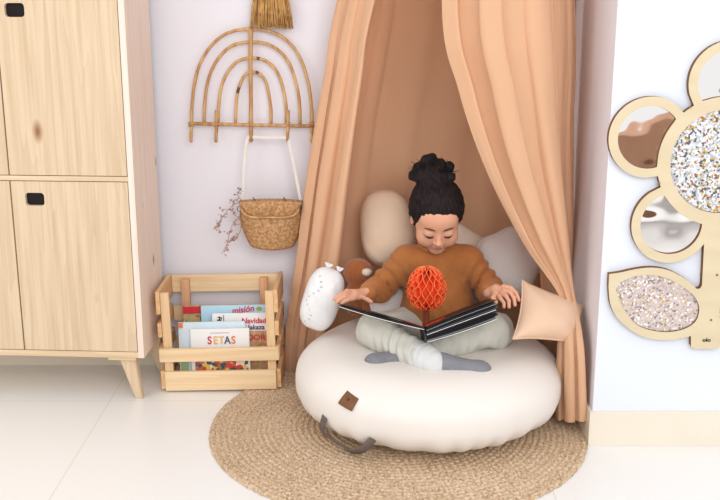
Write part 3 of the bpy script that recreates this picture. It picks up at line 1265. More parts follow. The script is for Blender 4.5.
# back cloth, hanging along the wall inside
drape('back_panel', [
    [hoop(D2(185)), hoop(D2(120)), hoop(D2(60)), hoop(D2(-5)), 0.004],
    [vec(345, 0, 3.00), vec(400, 0, 3.105), vec(500, 0, 3.105), vec(566, 0, 3.00), 0.006],
    [vec(318, 150, 3.02), vec(375, 150, 3.11), vec(480, 150, 3.11), vec(566, 150, 3.03), 0.006],
    [vec(302, 260, 3.05), vec(365, 260, 3.115), vec(480, 260, 3.115), vec(568, 260, 3.06), 0.006],
    [vec(298, 366, 3.09), vec(365, 366, 3.12), vec(480, 366, 3.12), vec(566, 366, 3.09), 0.006],
], 7, seed=2.0, nu=170, nv=80)
# left front cloth
drape('left_panel', [
    [hoop(D2(200)), hoop(D2(222)), hoop(D2(245)), 0.004],
    [vec(341, 0, 3.00), vec(356, 0, 2.93), vec(376, 0, 2.86), 0.010],
    [vec(328, 80, 3.01), vec(343, 80, 2.94), vec(363, 80, 2.86), 0.013],
    [vec(312, 180, 3.03), vec(328, 180, 2.96), vec(349, 180, 2.88), 0.015],
    [vec(300, 265, 3.05), vec(316, 265, 2.99), vec(338, 265, 2.93), 0.014],
    [vec(289, 330, 3.07), vec(305, 330, 3.03), vec(325, 330, 3.02), 0.009],
    [vec(288, 374, 3.08), vec(300, 374, 3.06), vec(318, 372, 3.06), 0.008],
], 2.5, seed=0.4, nu=90, nv=110, jitter=0.25)
# straight cloth along the projecting wall
drape('right_back_panel', [
    [hoop(D2(-35)), hoop(D2(-20)), hoop(D2(0)), 0.004],
    [vec(545, 0, 2.74), vec(567, 0, 2.80), vec(574, 0, 2.90), 0.005],
    [vec(540, 130, 2.74), vec(566, 130, 2.80), vec(573, 130, 2.90), 0.005],
    [vec(540, 260, 2.78), vec(566, 250, 2.82), vec(573, 250, 2.90), 0.005],
    [vec(545, 370, 3.00), vec(558, 370, 3.03), vec(568, 370, 3.06), 0.006],
], 2.5, seed=3.0, nu=80, nv=80)
# right front cloth, swept aside, its tail over the cushion and down beside the wall
drape('right_panel', [
    [hoop(D2(250), 0.19), hoop(D2(275), 0.21), hoop(D2(300), 0.21), hoop(D2(325)), 0.004],
    [vec(447, 0, 2.66), vec(482, 0, 2.62), vec(522, 0, 2.62), vec(554, 0, 2.70), 0.017],
    [vec(464, 90, 2.66), vec(496, 90, 2.62), vec(530, 90, 2.62), vec(558, 90, 2.70), 0.019],
    [vec(491, 170, 2.66), vec(515, 165, 2.63), vec(541, 165, 2.63), vec(562, 165, 2.70), 0.017],
    [vec(526, 242, 2.66), vec(541, 236, 2.64), vec(556, 232, 2.65), vec(566, 228, 2.70), 0.012],
    [vec(562, 300, 2.655), vec(567, 297, 2.65), vec(571, 293, 2.66), vec(573, 288, 2.68), 0.004],
    [vec(560, 345, 2.64), vec(568, 345, 2.595), vec(577, 345, 2.575), vec(583, 342, 2.575), 0.008],
    [vec(559, 390, 2.64), vec(568, 390, 2.590), vec(579, 390, 2.565), vec(585, 388, 2.565), 0.010],
    [vec(559, 419, 2.64), vec(568, 421, 2.590), vec(579, 421, 2.565), vec(585, 418, 2.565), 0.010],
], 2.6, seed=1.2, nu=210, nv=200, jitter=0.22)
# hoop and top cone
bm = bmesh.new()
tube(bm, [hoop(2 * PI * k / 48) - CO for k in range(48)], 0.006, 8, closed=True)
from_bm('hoop', bm, M['rattan'], can, smooth=True)
rows = []
for j in range(13):
    f = j / 12
    rows.append([Vector((0.2 * (1 - f) ** 0.8 * (1 + 0.03 * math.sin(k * 1.2)) * math.cos(2 * PI * k / 96) + 0.004 * math.cos(2 * PI * k / 96), (0.18 * (1 - f) ** 0.8 + 0.004) * math.sin(2 * PI * k / 96) * (1 + 0.03 * math.sin(k * 1.2)), 0.42 * f)) for k in range(97)])
sheet('top_cone', rows, M['cloth'], can)
bm = bmesh.new()
tube(bm, [(0, 0, 0.42), (0, 0, 0.80)], 0.004, 6)
from_bm('hanging_cord', bm, M['strapw'], can)

# ================================================================== RATTAN RAINBOW RACK
YR = 3.118
rk = empty('wall_rack', P(251, 124, YR), 'rainbow shaped rattan rack of four arches with hooks, hanging on the wall', 'rack')
RO = P(251, 124, YR)


def rp_(px, py, dy=0.0):
    return P(px, py, YR + dy) - RO


def arch(cx, x0, x1, ytop, dy, n=40):
    pts = []
    hw = (x1 - x0) / 2
    c = (x0 + x1) / 2
    base = 124
    for k in range(n + 1):
        a = PI * k / n
        cs, sn = math.cos(a), math.sin(a)
        x = c - hw * math.copysign(abs(cs) ** 0.82, cs)
        y = base - (base - ytop) * sn ** 0.80
        pts.append(rp_(x + 0.2 * math.sin(k * 0.7), y, dy))
    return pts


for i, (x0, x1, yt) in enumerate(((191.5, 311.5, 29), (204, 300, 42), (218, 286.5, 58), (235.5, 271, 72))):
    bm = bmesh.new()
    pts = arch(251, x0, x1, yt, 0.0)
    tube(bm, pts, [0.0050 * (1 + (0.16 if (k + 3 * i) % 14 == 5 else 0)) for k in range(len(pts))], 8)
    for f in bm.faces:
        c = f.calc_center_median()
        for k in range(5 + i, 40, 14):
            if (c - pts[k]).length < 0.0072:
                f.material_index = 1
    o = from_bm('arch', bm, [M['rattan'], M['rattan_d']], rk, smooth=True)
bm = bmesh.new()
tube(bm, [rp_(188.5, 123.5, -0.008), rp_(251, 125, -0.008), rp_(314.5, 126, -0.008)], 0.0058, 8)
from_bm('crossbar', bm, M['rattan'], rk, smooth=True)
bm = bmesh.new()
tube(bm, [rp_(251, 26, -0.003), rp_(250.5, 60, -0.003), rp_(251, 100, -0.003), rp_(251, 141, -0.006)], [0.0072, 0.0066, 0.006, 0.0066], 8)
from_bm('centre_pole', bm, M['rattan'], rk, smooth=True)
for px in (191.5, 216.5, 251, 288, 312):
    bm = bmesh.new()
    if px == 251:
        pts = [rp_(px, 128, -0.012), rp_(px, 138, -0.016), rp_(px, 141, -0.022), rp_(px, 139, -0.030), rp_(px, 133, -0.034)]
    else:
        pts = [rp_(px, 110, -0.002), rp_(px, 126, -0.006), rp_(px - 0.5, 136, -0.014), rp_(px - 0.5, 141, -0.022), rp_(px - 0.5, 139, -0.030), rp_(px - 0.5, 133, -0.033)]
    tube(bm, spline(pts, 5), 0.0052, 8)
    from_bm('hook', bm, M['rattan'], rk, smooth=True)
for px in (191.5, 216.5, 251, 288, 312):
    bm = bmesh.new()
    c = rp_(px, 124, -0.005)
    for k in (-1, 1):
        d = Vector((0.0065, 0, 0.0065 * k))
        tube(bm, [c - d + Vector((0, -0.004, 0)), c + Vector((0, -0.0125, 0)), c + d + Vector((0, -0.004, 0))], 0.0026, 6)
    from_bm('binding', bm, M['rattan'], rk, smooth=True)

# ================================================================== TASSEL
tc0 = P(271, -12, 3.105)
ts = empty('wall_tassel', tc0, 'thick tan cord tassel hanging on the wall above the rattan rack', 'tassel')
bm = bmesh.new()
for k in range(230):
    a = random.random() * 2 * PI
    r = math.sqrt(random.random())
    x0, y0 = 0.048 * r * math.cos(a), 0.014 * r * math.sin(a)
    x1, y1 = 0.068 * r * math.cos(a), 0.020 * r * math.sin(a)
    zb = P(271, 24, 3.105).z - tc0.z + 0.012 * math.cos(1.2 * r * math.cos(a)) - 0.012 + random.uniform(-0.008, 0.004) + x1 * -0.05
    tube(bm, [(x0, y0, 0.0), ((x0 + x1) / 2 + random.uniform(-.003, .003), y0, zb * 0.5), (x1 + random.uniform(-.004, .004), y1 + random.uniform(-.003, .003), zb + random.uniform(-.006, .004))], 0.0019, 5)
from_bm('fringe', bm, M['cord'], ts, smooth=True)
bm = bmesh.new()
for k in range(7):
    rr = 0.052 - 0.002 * k
    tube(bm, [(rr * math.cos(a), 0.016 * math.sin(a), 0.0 + k * 0.005) for a in [2 * PI * i / 24 for i in range(24)]], 0.0035, 6, closed=True)
from_bm('binding', bm, M['cord'], ts, smooth=True)
bm = bmesh.new()
tube(bm, [(-0.02, 0, 0.02), (-0.012, 0, 0.12), (0, 0.01, 0.26)], 0.006, 8)
tube(bm, [(0.02, 0, 0.02), (0.012, 0, 0.12), (0, 0.01, 0.26)], 0.006, 8)
from_bm('hanging_loop', bm, M['cord'], ts, smooth=True)

# ================================================================== WICKER BAG
bc = P(272.5, 247, 3.065)
bag = empty('wicker_bag', bc, 'woven wicker shoulder bag with white strap, hanging from the rattan rack', 'bag')
HB = P(271, 205, 3.075).z - bc.z
bm = bmesh.new()
rows = []
nv, nu = 66, 200
for j in range(nv + 1):
    f = j / nv
    hw = 0.066 + (0.098 - 0.066) * math.sin(min(1, f * 1.25) * PI / 2) - 0.004 * max(0, f - 0.8) * 5
    hd = 0.030 + 0.016 * math.sin(f * PI * 0.75)
    if f < 0.06:
        k = f / 0.06
        hw *= 0.88 + 0.12 * math.sqrt(k)
        hd *= 0.75 + 0.25 * math.sqrt(k)
    row = []
    for i in range(nu):
        a = 2 * PI * i / nu
        c, s = math.cos(a), math.sin(a)
        w_ = 0.0016 * math.sin(a * 25) * math.cos(PI * j) if 0 < j < nv else 0
        ww = (1 + w_ / 0.05)
        row.append((hw * math.copysign(abs(c) ** 0.75, c) * ww, hd * math.copysign(abs(s) ** 0.75, s) * ww, f * HB - 0.006 * (1 - abs(c)) * (1 - f)))
    rows.append(row)
V = grid(bm, rows, closed_u=True)
bm.faces.new(V[0][::-1])
bm.faces.new(V[-1])
from_bm('body', bm, M['wicker'], bag, smooth=True)
# lid: domed, hanging over the front
bm = bmesh.new()
rows = []
for j in range(41):
    f = j / 40          # 0 back hinge ... 1 front lip
    row = []
    for i in range(81):
        u = 2 * i / 80 - 1
        hw = 0.099 * (1 - 0.10 * f ** 3)
        y = 0.040 - 0.092 * min(1, f / 0.62) if f < 0.62 else -0.052 - 0.004 * math.sin((f - 0.62) / 0.38 * PI)
        z = HB + 0.016 * math.sin(min(1, f / 0.62) * PI * 0.62) + 0.004
        if f >= 0.62:
            z = HB + 0.019 - (f - 0.62) / 0.38 * 0.050 * math.sqrt(max(0.0, 1 - (u * 0.97) ** 4))
        z += 0.006 * (1 - u * u)
        wv = 0.0012 * math.sin(u * 50) * math.cos(PI * j)
        row.append((hw * u, (y + wv) * (1 - 0.12 * u ** 4), z + wv))
    rows.append(row)
grid(bm, rows)
o = from_bm('lid', bm, M['wicker'], bag, smooth=True)
md = o.modifiers.new('thick', 'SOLIDIFY')
md.thickness = 0.004
bm = bmesh.new()
tube(bm, [(0.099 * 0.9 * (2 * i / 40 - 1), -0.057, HB + 0.019 - 0.050 * math.sqrt(max(0, 1 - ((2 * i / 40 - 1) * 0.97) ** 4)) + 0.006 * (1 - (2 * i / 40 - 1) ** 2)) for i in range(41)], 0.0034, 7)
from_bm('lid_rim', bm, M['rattan'], o, smooth=True)
bm = bmesh.new()


def bl(px, py, Y):
    return P(px, py, Y) - bc


def ribbon(bm, pts, ws, nrm=(0, -1, 0), th=0.0016):
    pts = [Vector(p) for p in pts]
    ra, rb = [], []
    n = Vector(nrm)
    rows = []
    for i, p in enumerate(pts):
        tg = (pts[min(i + 1, len(pts) - 1)] - pts[max(i - 1, 0)]).normalized()
        s = tg.cross(n)
        s = s.normalized() if s.length > 1e-4 else Vector((1, 0, 0))
        w = ws[i] if isinstance(ws, (list, tuple)) else ws
        rows.append([p - s * w / 2 - n * th / 2, p + s * w / 2 - n * th / 2, p + s * w / 2 + n * th / 2, p - s * w / 2 + n * th / 2])
    V = grid(bm, rows, closed_u=True)
    bm.faces.new(V[0][::-1])
    bm.faces.new(V[-1])


pts = [bl(242.5, 206, 3.075), bl(243.5, 180, 3.082), bl(245, 155, 3.09), bl(247, 140, 3.088), bl(250, 137, 3.086), bl(268, 137.5, 3.086), bl(284, 137.5, 3.086), bl(288, 139, 3.086),
       bl(292, 156, 3.086), bl(296, 176, 3.08), bl(301, 203, 3.06)]
ribbon(bm, spline(pts, 5), 0.009)
from_bm('strap', bm, M['strapw'], bag)
for sx in (-1, 1):
    bm = bmesh.new()
    tube(bm, [(sx * 0.097 + 0.007 * math.cos(a), -0.03, HB - 0.004 + 0.008 * math.sin(a)) for a in [2 * PI * i / 16 for i in range(16)]], 0.0014, 6, closed=True)
    from_bm('strap_ring', bm, M['screw'], bag, smooth=True)
for sx in (-0.5, 0.45):
    bm = bmesh.new()
    tube(bm, spline([(sx * 0.1, -0.012, HB + 0.020), (sx * 0.1 - 0.004, -0.03, HB + 0.032), (sx * 0.1 + 0.004, -0.048, HB + 0.024), (sx * 0.1, -0.052, HB + 0.012)], 4), 0.0016, 6)
    from_bm('closure_loop', bm, M['rattan_d'], bag, smooth=True)

# dried sprigs sticking out of the bag
def sprig(pts, buds, label, bm_m, seed):
    random.seed(seed)
    o0 = P(pts[0][0], pts[0][1], 3.075)
    e = empty('dried_flower_sprig', o0, label, 'flower', 'dried sprigs in the wicker bag')
    W_ = [P(px, py, 3.075 - 0.012 * i) - o0 for i, (px, py) in enumerate(pts)]
    sp = spline(W_, 6)
    bm = bmesh.new()
    tube(bm, sp, 0.0011, 5)
    side = []
    for k in range(4, len(sp), 3):
        d = Vector((random.uniform(-0.022, 0.010), random.uniform(-0.012, 0.008), random.uniform(-0.018, 0.020)))
        tube(bm, [sp[k], sp[k] + d], 0.0008, 4)
        side.append(sp[k] + d)
    from_bm('stem', bm, M['stem'], e)
    bm = bmesh.new()
    for s in side + sp[-5:]:
        for q_ in range(max(1, buds - 1)):
            c = s + Vector([random.uniform(-0.007, 0.007) for _ in range(3)])
            bmesh.ops.create_icosphere(bm, subdivisions=1, radius=random.uniform(0.0022, 0.0045), matrix=Matrix.Translation(c) @ Matrix.Diagonal((1, 0.8, random.uniform(0.5, 1.2), 1)))
    from_bm('blossoms', bm, bm_m, e, smooth=True)


sprig([(248, 208), (238, 203), (230, 208), (222, 218), (216, 227)], 5, 'dusty pink dried sprig curving down left out of the wicker bag', M['blossom'], 1)
sprig([(248, 210), (240, 216), (232, 226), (228, 240), (226, 250)], 4, 'pink sprig hanging lowest out of the wicker bag', M['blossom'], 2)
sprig([(250, 207), (244, 202), (238, 196), (240, 190)], 2, 'short mauve sprig standing up at the left of the wicker bag', M['blossom_d'], 3)
sprig([(249, 212), (242, 222), (240, 232), (233, 241)], 4, 'pale sprig close to the side of the wicker bag', M['blossom'], 4)

# ================================================================== FLOWER MIRROR BOARD
YB = PY
FC = P(723, 162, YB - 0.02)
flw = empty('flower_wall_toy', (FC.x, YB - 0.0005, FC.z), 'plywood flower board with mirror petals and sequin windows, on the right wall', 'wall toy')
S = 0.002545        # metres per pixel at that wall


def fl(px, py):
    p = P(px, py, YB - 0.018)
    return (p.x - FC.x, p.z - FC.z)


RP, RDIST, RC = 0.1025, 0.200, 0.146
pet = [(RDIST * math.cos(math.radians(a)), RDIST * math.sin(math.radians(a))) for a in (90, 162, 234, 306, 18)]
leafL0 = [fl(*p) for p in ((697, 289), (684, 278), (668, 270), (652, 267.5), (636, 269), (620, 272.5), (609, 274), (608.5, 286), (610, 303), (616, 316), (628, 328), (644, 337), (662, 340), (678, 339), (691, 336))]
leafL = [(p.x, p.y) for p in spline([Vector((a_, b_, 0)) for a_, b_ in leafL0[:7]], 3)] + [(p.x, p.y) for p in spline([Vector((a_, b_, 0)) for a_, b_ in leafL0[7:]], 3)]
stemx = abs(fl(698, 300)[0])
z_l1, z_l0, z_b = leafL[0][1], leafL[-1][1], fl(700, 349)[1]


def inside_disc(p, c, r):
    return (p[0] - c[0]) ** 2 + (p[1] - c[1]) ** 2 < r * r


# outline of the union of petals and centre by ray casting from the middle
out = []
N = 420
stem_half = stemx
discs = [(c, RP) for c in pet] + [((0, 0), 0.165)]
top_stem_z = fl(704, 258)[1]
for k in range(N):
    a = -PI / 2 + 2 * PI * k / N
    dx, dz = math.cos(a), math.sin(a)
    best = 0
    for (c, r) in discs:
        b = c[0] * dx + c[1] * dz
        q_ = b * b - (c[0] ** 2 + c[1] ** 2 - r * r)
        if q_ >= 0:
            best = max(best, b + math.sqrt(q_))
    out.append((a, (best * dx, best * dz)))
sh_half = abs(fl(704, 262)[0])
body = [p for (a, p) in out if not (abs(p[0]) < sh_half and p[1] < -0.1)]
# order: starts just right of the stem going counter-clockwise, ends just left of it
leafR = [(-x, z) for (x, z) in leafL]
poly = list(body)
poly += [(-sh_half, z_l1 + 0.010), (-sh_half - 0.004, z_l1 + 0.002)] + leafL + [(-stemx - 0.010, z_l0 - 0.006), (-stemx - 0.008, z_b + 0.008), (-stemx + 0.002, z_b)]
poly += [(stemx - 0.002, z_b), (stemx + 0.008, z_b + 0.008), (stemx + 0.010, z_l0 - 0.006)] + leafR[::-1] + [(sh_half + 0.004, z_l1 + 0.002), (sh_half, z_l1 + 0.010)]


def circ(c, r, n=64):
    return [(c[0] + r * math.cos(2 * PI * k / n), c[1] + r * math.sin(2 * PI * k / n)) for k in range(n)]


def petal_window(c):
    """circle with the bite of the flower's centre taken off"""
    r, bite = 0.079, 0.165
    pts = []
    th0 = math.atan2(c[1], c[0])
    inner = []
    for p in circ(c, r, 90):
        if math.hypot(*p) >= bite:
            pts.append(p)
    # sort by angle round the petal starting at the bite
    pts.sort(key=lambda p: (math.atan2(p[1] - c[1], p[0] - c[0]) - th0 + PI) % (2 * PI))
    a0, a1 = math.atan2(pts[0][1], pts[0][0]), math.atan2(pts[-1][1], pts[-1][0])
    d = (a0 - a1 + PI) % (2 * PI) - PI
    for k in range(1, 12):
        a = a1 + d * k / 12
        pts.append((bite * math.cos(a), bite * math.sin(a)))
    return pts


def scaled(pl, s):
    cx = sum(p[0] for p in pl) / len(pl)
    cz = sum(p[1] for p in pl) / len(pl)
    return [(cx + (p[0] - cx) * s, cz + (p[1] - cz) * s) for p in pl]


leaf_win = [fl(*p) for p in ((616, 288), (624, 280.5), (637, 276), (652, 275), (666, 278), (680, 285), (692, 294), (698, 303), (699, 312), (695, 322), (684, 329), (668, 332), (650, 330), (636, 324), (626, 312), (619, 299))]
leaf_win = [(p.x, p.y) for p in spline([Vector((a_, b_, 0)) for a_, b_ in leaf_win], 4, closed=True)]
leaf_winR = [(-x, z) for (x, z) in leaf_win]
wins = [petal_window(c) for c in pet]
cwin = circ((0, 0), 0.132, 72)
bm = bmesh.new()
outline_prism(bm, poly, -0.018, 0.0, [cwin] + wins + [leaf_win, leaf_winR])
from_bm('board', bm, [M['ply'], M['ply_e']], flw)
for wv in wins:
    bm = bmesh.new()
    outline_prism(bm, scaled(wv, 0.995), -0.011, -0.008)
    from_bm('petal_mirror', bm, [M['mirror'], M['mirror']], flw)
for (wv, nm, mm) in ((cwin, 'sequin_window', M['confetti']), (leaf_win, 'leaf_window', M['glitter']), (leaf_winR, 'leaf_window', M['glitter'])):
    bm = bmesh.new()
    outline_prism(bm, scaled(wv, 0.995), -0.012, -0.006)
    from_bm(nm, bm, [mm, mm], flw)
for (px, py) in ((690, 107), (659, 183), (717, 275), (711, 320), (736, 320)):
    x, z = fl(px, py)
    bm = bmesh.new()
    bmesh.ops.create_cone(bm, cap_ends=True, segments=16, radius1=0.0034, radius2=0.0026, depth=0.0012, matrix=Matrix.Translation((x, -0.0186, z)) @ Matrix.Rotation(PI / 2, 4, 'X'))
    from_bm('screw', bm, M['screw'], flw, smooth=True)
x, z = fl(706.5, 340)
text_mesh('maker_mark', 'olo', 0.014, Matrix.Translation((x, -0.0184, z)) @ Matrix.Rotation(PI / 2, 4, 'X'), M['lash'], flw, 0.0002, 1.2, bold=0.0005)

# ================================================================== ADDED BENCH (out of view, put in to give the mirrors a tan reflection)
bn = empty('reflection_bench', (1.75, -0.35, 0), 'added tan bench out of view, put in for the mirror petals to reflect', 'bench')
M['tan'] = mat('tan_upholstery', (176, 132, 104), 0.9, 0.08, (4, 4, 4), 0.3, 300, 0.001)
M['walnut'] = wood('brown_wood', (104, 70, 48), (140, 98, 68), 'x', knots=False)
bm = bmesh.new()
box(bm, (0, 0, 0.40), (1.5, 0.55, 0.16), 0.03, seg=4)
from_bm('seat', bm, M['tan'], bn, smooth=True)
bm = bmesh.new()
box(bm, (0, 0, 0.27), (1.46, 0.50, 0.10), 0.006)
from_bm('frame', bm, M['walnut'], bn)
for sx in (-1, 1):
    for sy in (-1, 1):
        bm = bmesh.new()
        box(bm, (sx * 0.66, sy * 0.2, 0.11), (0.06, 0.06, 0.22), 0.006)
        from_bm('leg', bm, M['walnut'], bn)

# ================================================================== THE CHILD
HX, HY, HZ = 0.2187, 2.790, 0.5775
HR = Matrix.Rotation(math.radians(2), 3, 'Z') @ Matrix.Rotation(math.radians(25), 3, 'X')


def hl(x, y, z):
    v = HR @ Vector((x, y, z))
    return (HX + v.x, HY + v.y, HZ + v.z)


R4 = HR.to_4x4()
shL, shR = (0.138, 2.845, 0.440), (0.318, 2.845, 0.440)
elL, elR = (0.056, 2.835, 0.352), (0.385, 2.835, 0.352)
wrL, wrR = tuple(P(368, 292, 2.70)), tuple(P(489, 293, 2.70))
TC = 0.228

F = Field((-0.12, 2.44, 0.17), (0.48, 2.96, 0.71), 0.0022)
# trunk (inside the clothes)
F.ell((TC, 2.865, 0.385), (0.085, 0.056, 0.095), 0.02)
F.ell((TC, 2.862, 0.30), (0.085, 0.062, 0.07), 0.03)
F.cap(shL, (TC, 2.855, 0.445), 0.030, 0.034, 0.02)
F.cap(shR, (TC, 2.855, 0.445), 0.030, 0.034, 0.02)
F.cap((TC, 2.850, 0.45), hl(0, 0.022, -0.045), 0.034, 0.033, 0.014)
for sh_, el_, wr_ in ((shL, elL, wrL), (shR, elR, wrR)):
    F.cap(sh_, el_, 0.028, 0.023, 0.01)
    F.cap(el_, wr_, 0.023, 0.0155, 0.008)
# legs (inside the trousers)
knL, knR = (0.045, 2.70, 0.268), (0.385, 2.71, 0.266)
anL, anR = (0.190, 2.528, 0.240), (0.145, 2.610, 0.224)
toL, toR = (0.326, 2.508, 0.222), (0.036, 2.570, 0.220)
for hp, kn, an in (((0.180, 2.86, 0.262), knL, anL), ((0.278, 2.86, 0.262), knR, anR)):
    F.cap(hp, kn, 0.045, 0.034, 0.02)
    F.cap(kn, an, 0.034, 0.022, 0.012)
F.cap(anL, toL, 0.019, 0.014, 0.01)
F.cap(anR, toR, 0.019, 0.014, 0.01)
# head
F.ell(hl(0, 0.012, 0.028), (0.0665, 0.082, 0.070), 0.01, R4)
F.ell(hl(0, -0.022, -0.022), (0.0560, 0.054, 0.062), 0.03, R4)
F.ell(hl(0, -0.044, 0.034), (0.050, 0.032, 0.034), 0.02, R4)
for s in (-1, 1):
    F.ell(hl(s * 0.034, -0.044, -0.034), (0.023, 0.022, 0.024), 0.018, R4)
F.ell(hl(0, -0.050, -0.073), (0.019, 0.016, 0.014), 0.018, R4)
for s in (-1, 1):
    F.ell(hl(s * 0.0265, -0.0835, 0.002), (0.015, 0.009, 0.010), 0.010, R4, sub=True)
    F.ell(hl(s * 0.0265, -0.0645, -0.002), (0.0155, 0.0125, 0.0115), 0.003, R4)      # lowered lids over the eyeballs
F.cap(hl(0, -0.070, 0.004), hl(0, -0.0845, -0.023), 0.0050, 0.0074, 0.008)
F.ell(hl(0, -0.0870, -0.0255), (0.0096, 0.0080, 0.0074), 0.004, R4)
for s in (-1, 1):
    F.ell(hl(s * 0.0098, -0.0790, -0.0280), (0.0060, 0.0070, 0.0056), 0.003, R4)
# lips
F.ell(hl(0, -0.0755, -0.0445), (0.0150, 0.0060, 0.0034), 0.003, R4)
F.ell(hl(0, -0.0745, -0.0510), (0.0125, 0.0062, 0.0040), 0.0025, R4)
# ears
for s in (-1, 1):
    F.ell(hl(s * 0.0685, 0.006, -0.008), (0.006, 0.013, 0.018), 0.004, R4)
    F.ell(hl(s * 0.0745, 0.000, -0.008), (0.003, 0.006, 0.009), 0.003, R4, sub=True)


def finger(F, pts, r0, r1):
    n = len(pts) - 1
    for i in range(n):
        ra = r0 + (r1 - r0) * i / n
        rb = r0 + (r1 - r0) * (i + 1) / n
        F.cap(pts[i], pts[i + 1], ra, rb, 0.0016)


# left-hand side hand: spread on the outer page edge, fingers pointing left
def W3(px, py, Y):
    return tuple(P(px, py, Y))


palm = [W3(362, 293.5, 2.690), W3(355, 293.5, 2.672)]
F.cap(wrL, palm[0], 0.0150, 0.0135, 0.006)
F.cap(palm[0], palm[1], 0.0135, 0.0125, 0.006)
F.cap(W3(360, 297, 2.675), W3(352, 297, 2.660), 0.0110, 0.0095, 0.006)
finger(F, [W3(355, 291.5, 2.68), W3(347, 291, 2.665), W3(341, 294, 2.655), W3(337, 297, 2.648)], 0.0068, 0.0050)
finger(F, [W3(353, 294, 2.668), W3(345, 293.5, 2.650), W3(339, 296, 2.640), W3(334, 299, 2.632)], 0.0070, 0.0050)
finger(F, [W3(352, 297, 2.660), W3(345, 297, 2.642), W3(340, 299.5, 2.634), W3(337, 302, 2.628)], 0.0068, 0.0050)
finger(F, [W3(354, 299, 2.656), W3(348, 300, 2.640), W3(344, 302, 2.634), W3(341, 304, 2.630)], 0.0062, 0.0046)
finger(F, [W3(362, 297, 2.670), W3(367, 299.5, 2.652), W3(371, 302, 2.640)], 0.0076, 0.0060)
# right-hand side hand: fingers curled over the outer corner
F.cap(wrR, W3(496, 289, 2.685), 0.0150, 0.0145, 0.006)
F.cap(W3(496, 290, 2.685), W3(503, 290, 2.67), 0.0145, 0.0125, 0.006)
F.cap(W3(497, 296, 2.675), W3(504, 294, 2.66), 0.0110, 0.0100, 0.006)
finger(F, [W3(504, 286, 2.67), W3(511, 288, 2.66), W3(516, 293, 2.652), W3(519, 300, 2.645)], 0.0070, 0.0052)
finger(F, [W3(504, 290, 2.66), W3(510, 292, 2.648), W3(514, 298, 2.640), W3(515, 305, 2.632)], 0.0072, 0.0052)
finger(F, [W3(502, 293, 2.655), W3(506, 296, 2.640), W3(509, 301, 2.632), W3(509, 307, 2.626)], 0.0070, 0.0050)
finger(F, [W3(499, 296, 2.655), W3(501, 299, 2.642), W3(504, 303, 2.634), W3(504, 307, 2.630)], 0.0062, 0.0046)
finger(F, [W3(495, 294, 2.67), W3(493, 298, 2.655), W3(496, 302, 2.642)], 0.0076, 0.0060)
me = F.mesh('person')
child = put('person', me, [M['skin'], M['lip']])
co = np.zeros(len(me.vertices) * 3)
me.vertices.foreach_get('co', co)
co = co.reshape(-1, 3) - np.array([HX, HY, HZ])
loc = co @ np.array(HR)
lipv = (np.abs(loc[:, 2] + 0.0478) < 0.0072 * np.sqrt(np.clip(1 - (loc[:, 0] / 0.0155) ** 2, 0, 1))) & (np.abs(loc[:, 0]) < 0.0155) & (loc[:, 1] < -0.064)
for p in me.polygons:
    if all(lipv[v] for v in p.vertices):
        p.material_index = 1
CB = (0.228, 2.80, 0.21)
shift(child, CB)
tag(child, 'small child with dark hair in a bun, sitting cross-legged on the white pouf and reading', 'person')


def on_child(o):
    o.data.transform(Matrix.Translation(-Vector(CB)))
    o.parent = child
    return o


# facial hair parts
for s in (-1, 1):
    bm = bmesh.new()
    tube(bm, [hl(s * x, y, z) for x, y, z in ((0.014, -0.0765, -0.0065), (0.020, -0.0775, -0.0100), (0.0270, -0.0765, -0.0112), (0.034, -0.0730, -0.0100), (0.0405, -0.0665, -0.0065))], [0.0009, 0.0018, 0.0023, 0.0020, 0.0010], 6)
    on_child(from_bm('eyelashes', bm, M['lash'], None, smooth=True))
for s in (-1, 1):
    bm = bmesh.new()
    tube(bm, [hl(s * x, y, z) for x, y, z in ((0.012, -0.0785, 0.0150), (0.020, -0.0785, 0.0185), (0.030, -0.0750, 0.0195), (0.041, -0.0655, 0.0160))], [0.0014, 0.0026, 0.0024, 0.0010], 6)
    on_child(from_bm('eyebrow', bm, M['brow'], None, smooth=True))

# hair: cap swept back into a bun
F = Field((0.10, 2.66, 0.50), (0.34, 2.93, 0.80), 0.0022)
F.ell(hl(0, 0.018, 0.036), (0.0780, 0.090, 0.0790), 0.01, R4)
F.ell(hl(0, 0.052, -0.010), (0.060, 0.050, 0.062), 0.02, R4)
for s in (-1, 1):
    F.ell(hl(s * 0.058, 0.020, 0.010), (0.020, 0.042, 0.045), 0.012, R4)
# bare face
F.ell(hl(0, -0.100, -0.022), (0.064, 0.075, 0.087), 0.008, R4, sub=True)
F.ell(hl(0, -0.085, -0.070), (0.090, 0.085, 0.060), 0.006, R4, sub=True)
for s in (-1, 1):
    F.ell(hl(s * 0.082, -0.004, -0.012), (0.026, 0.022, 0.030), 0.004, R4, sub=True)
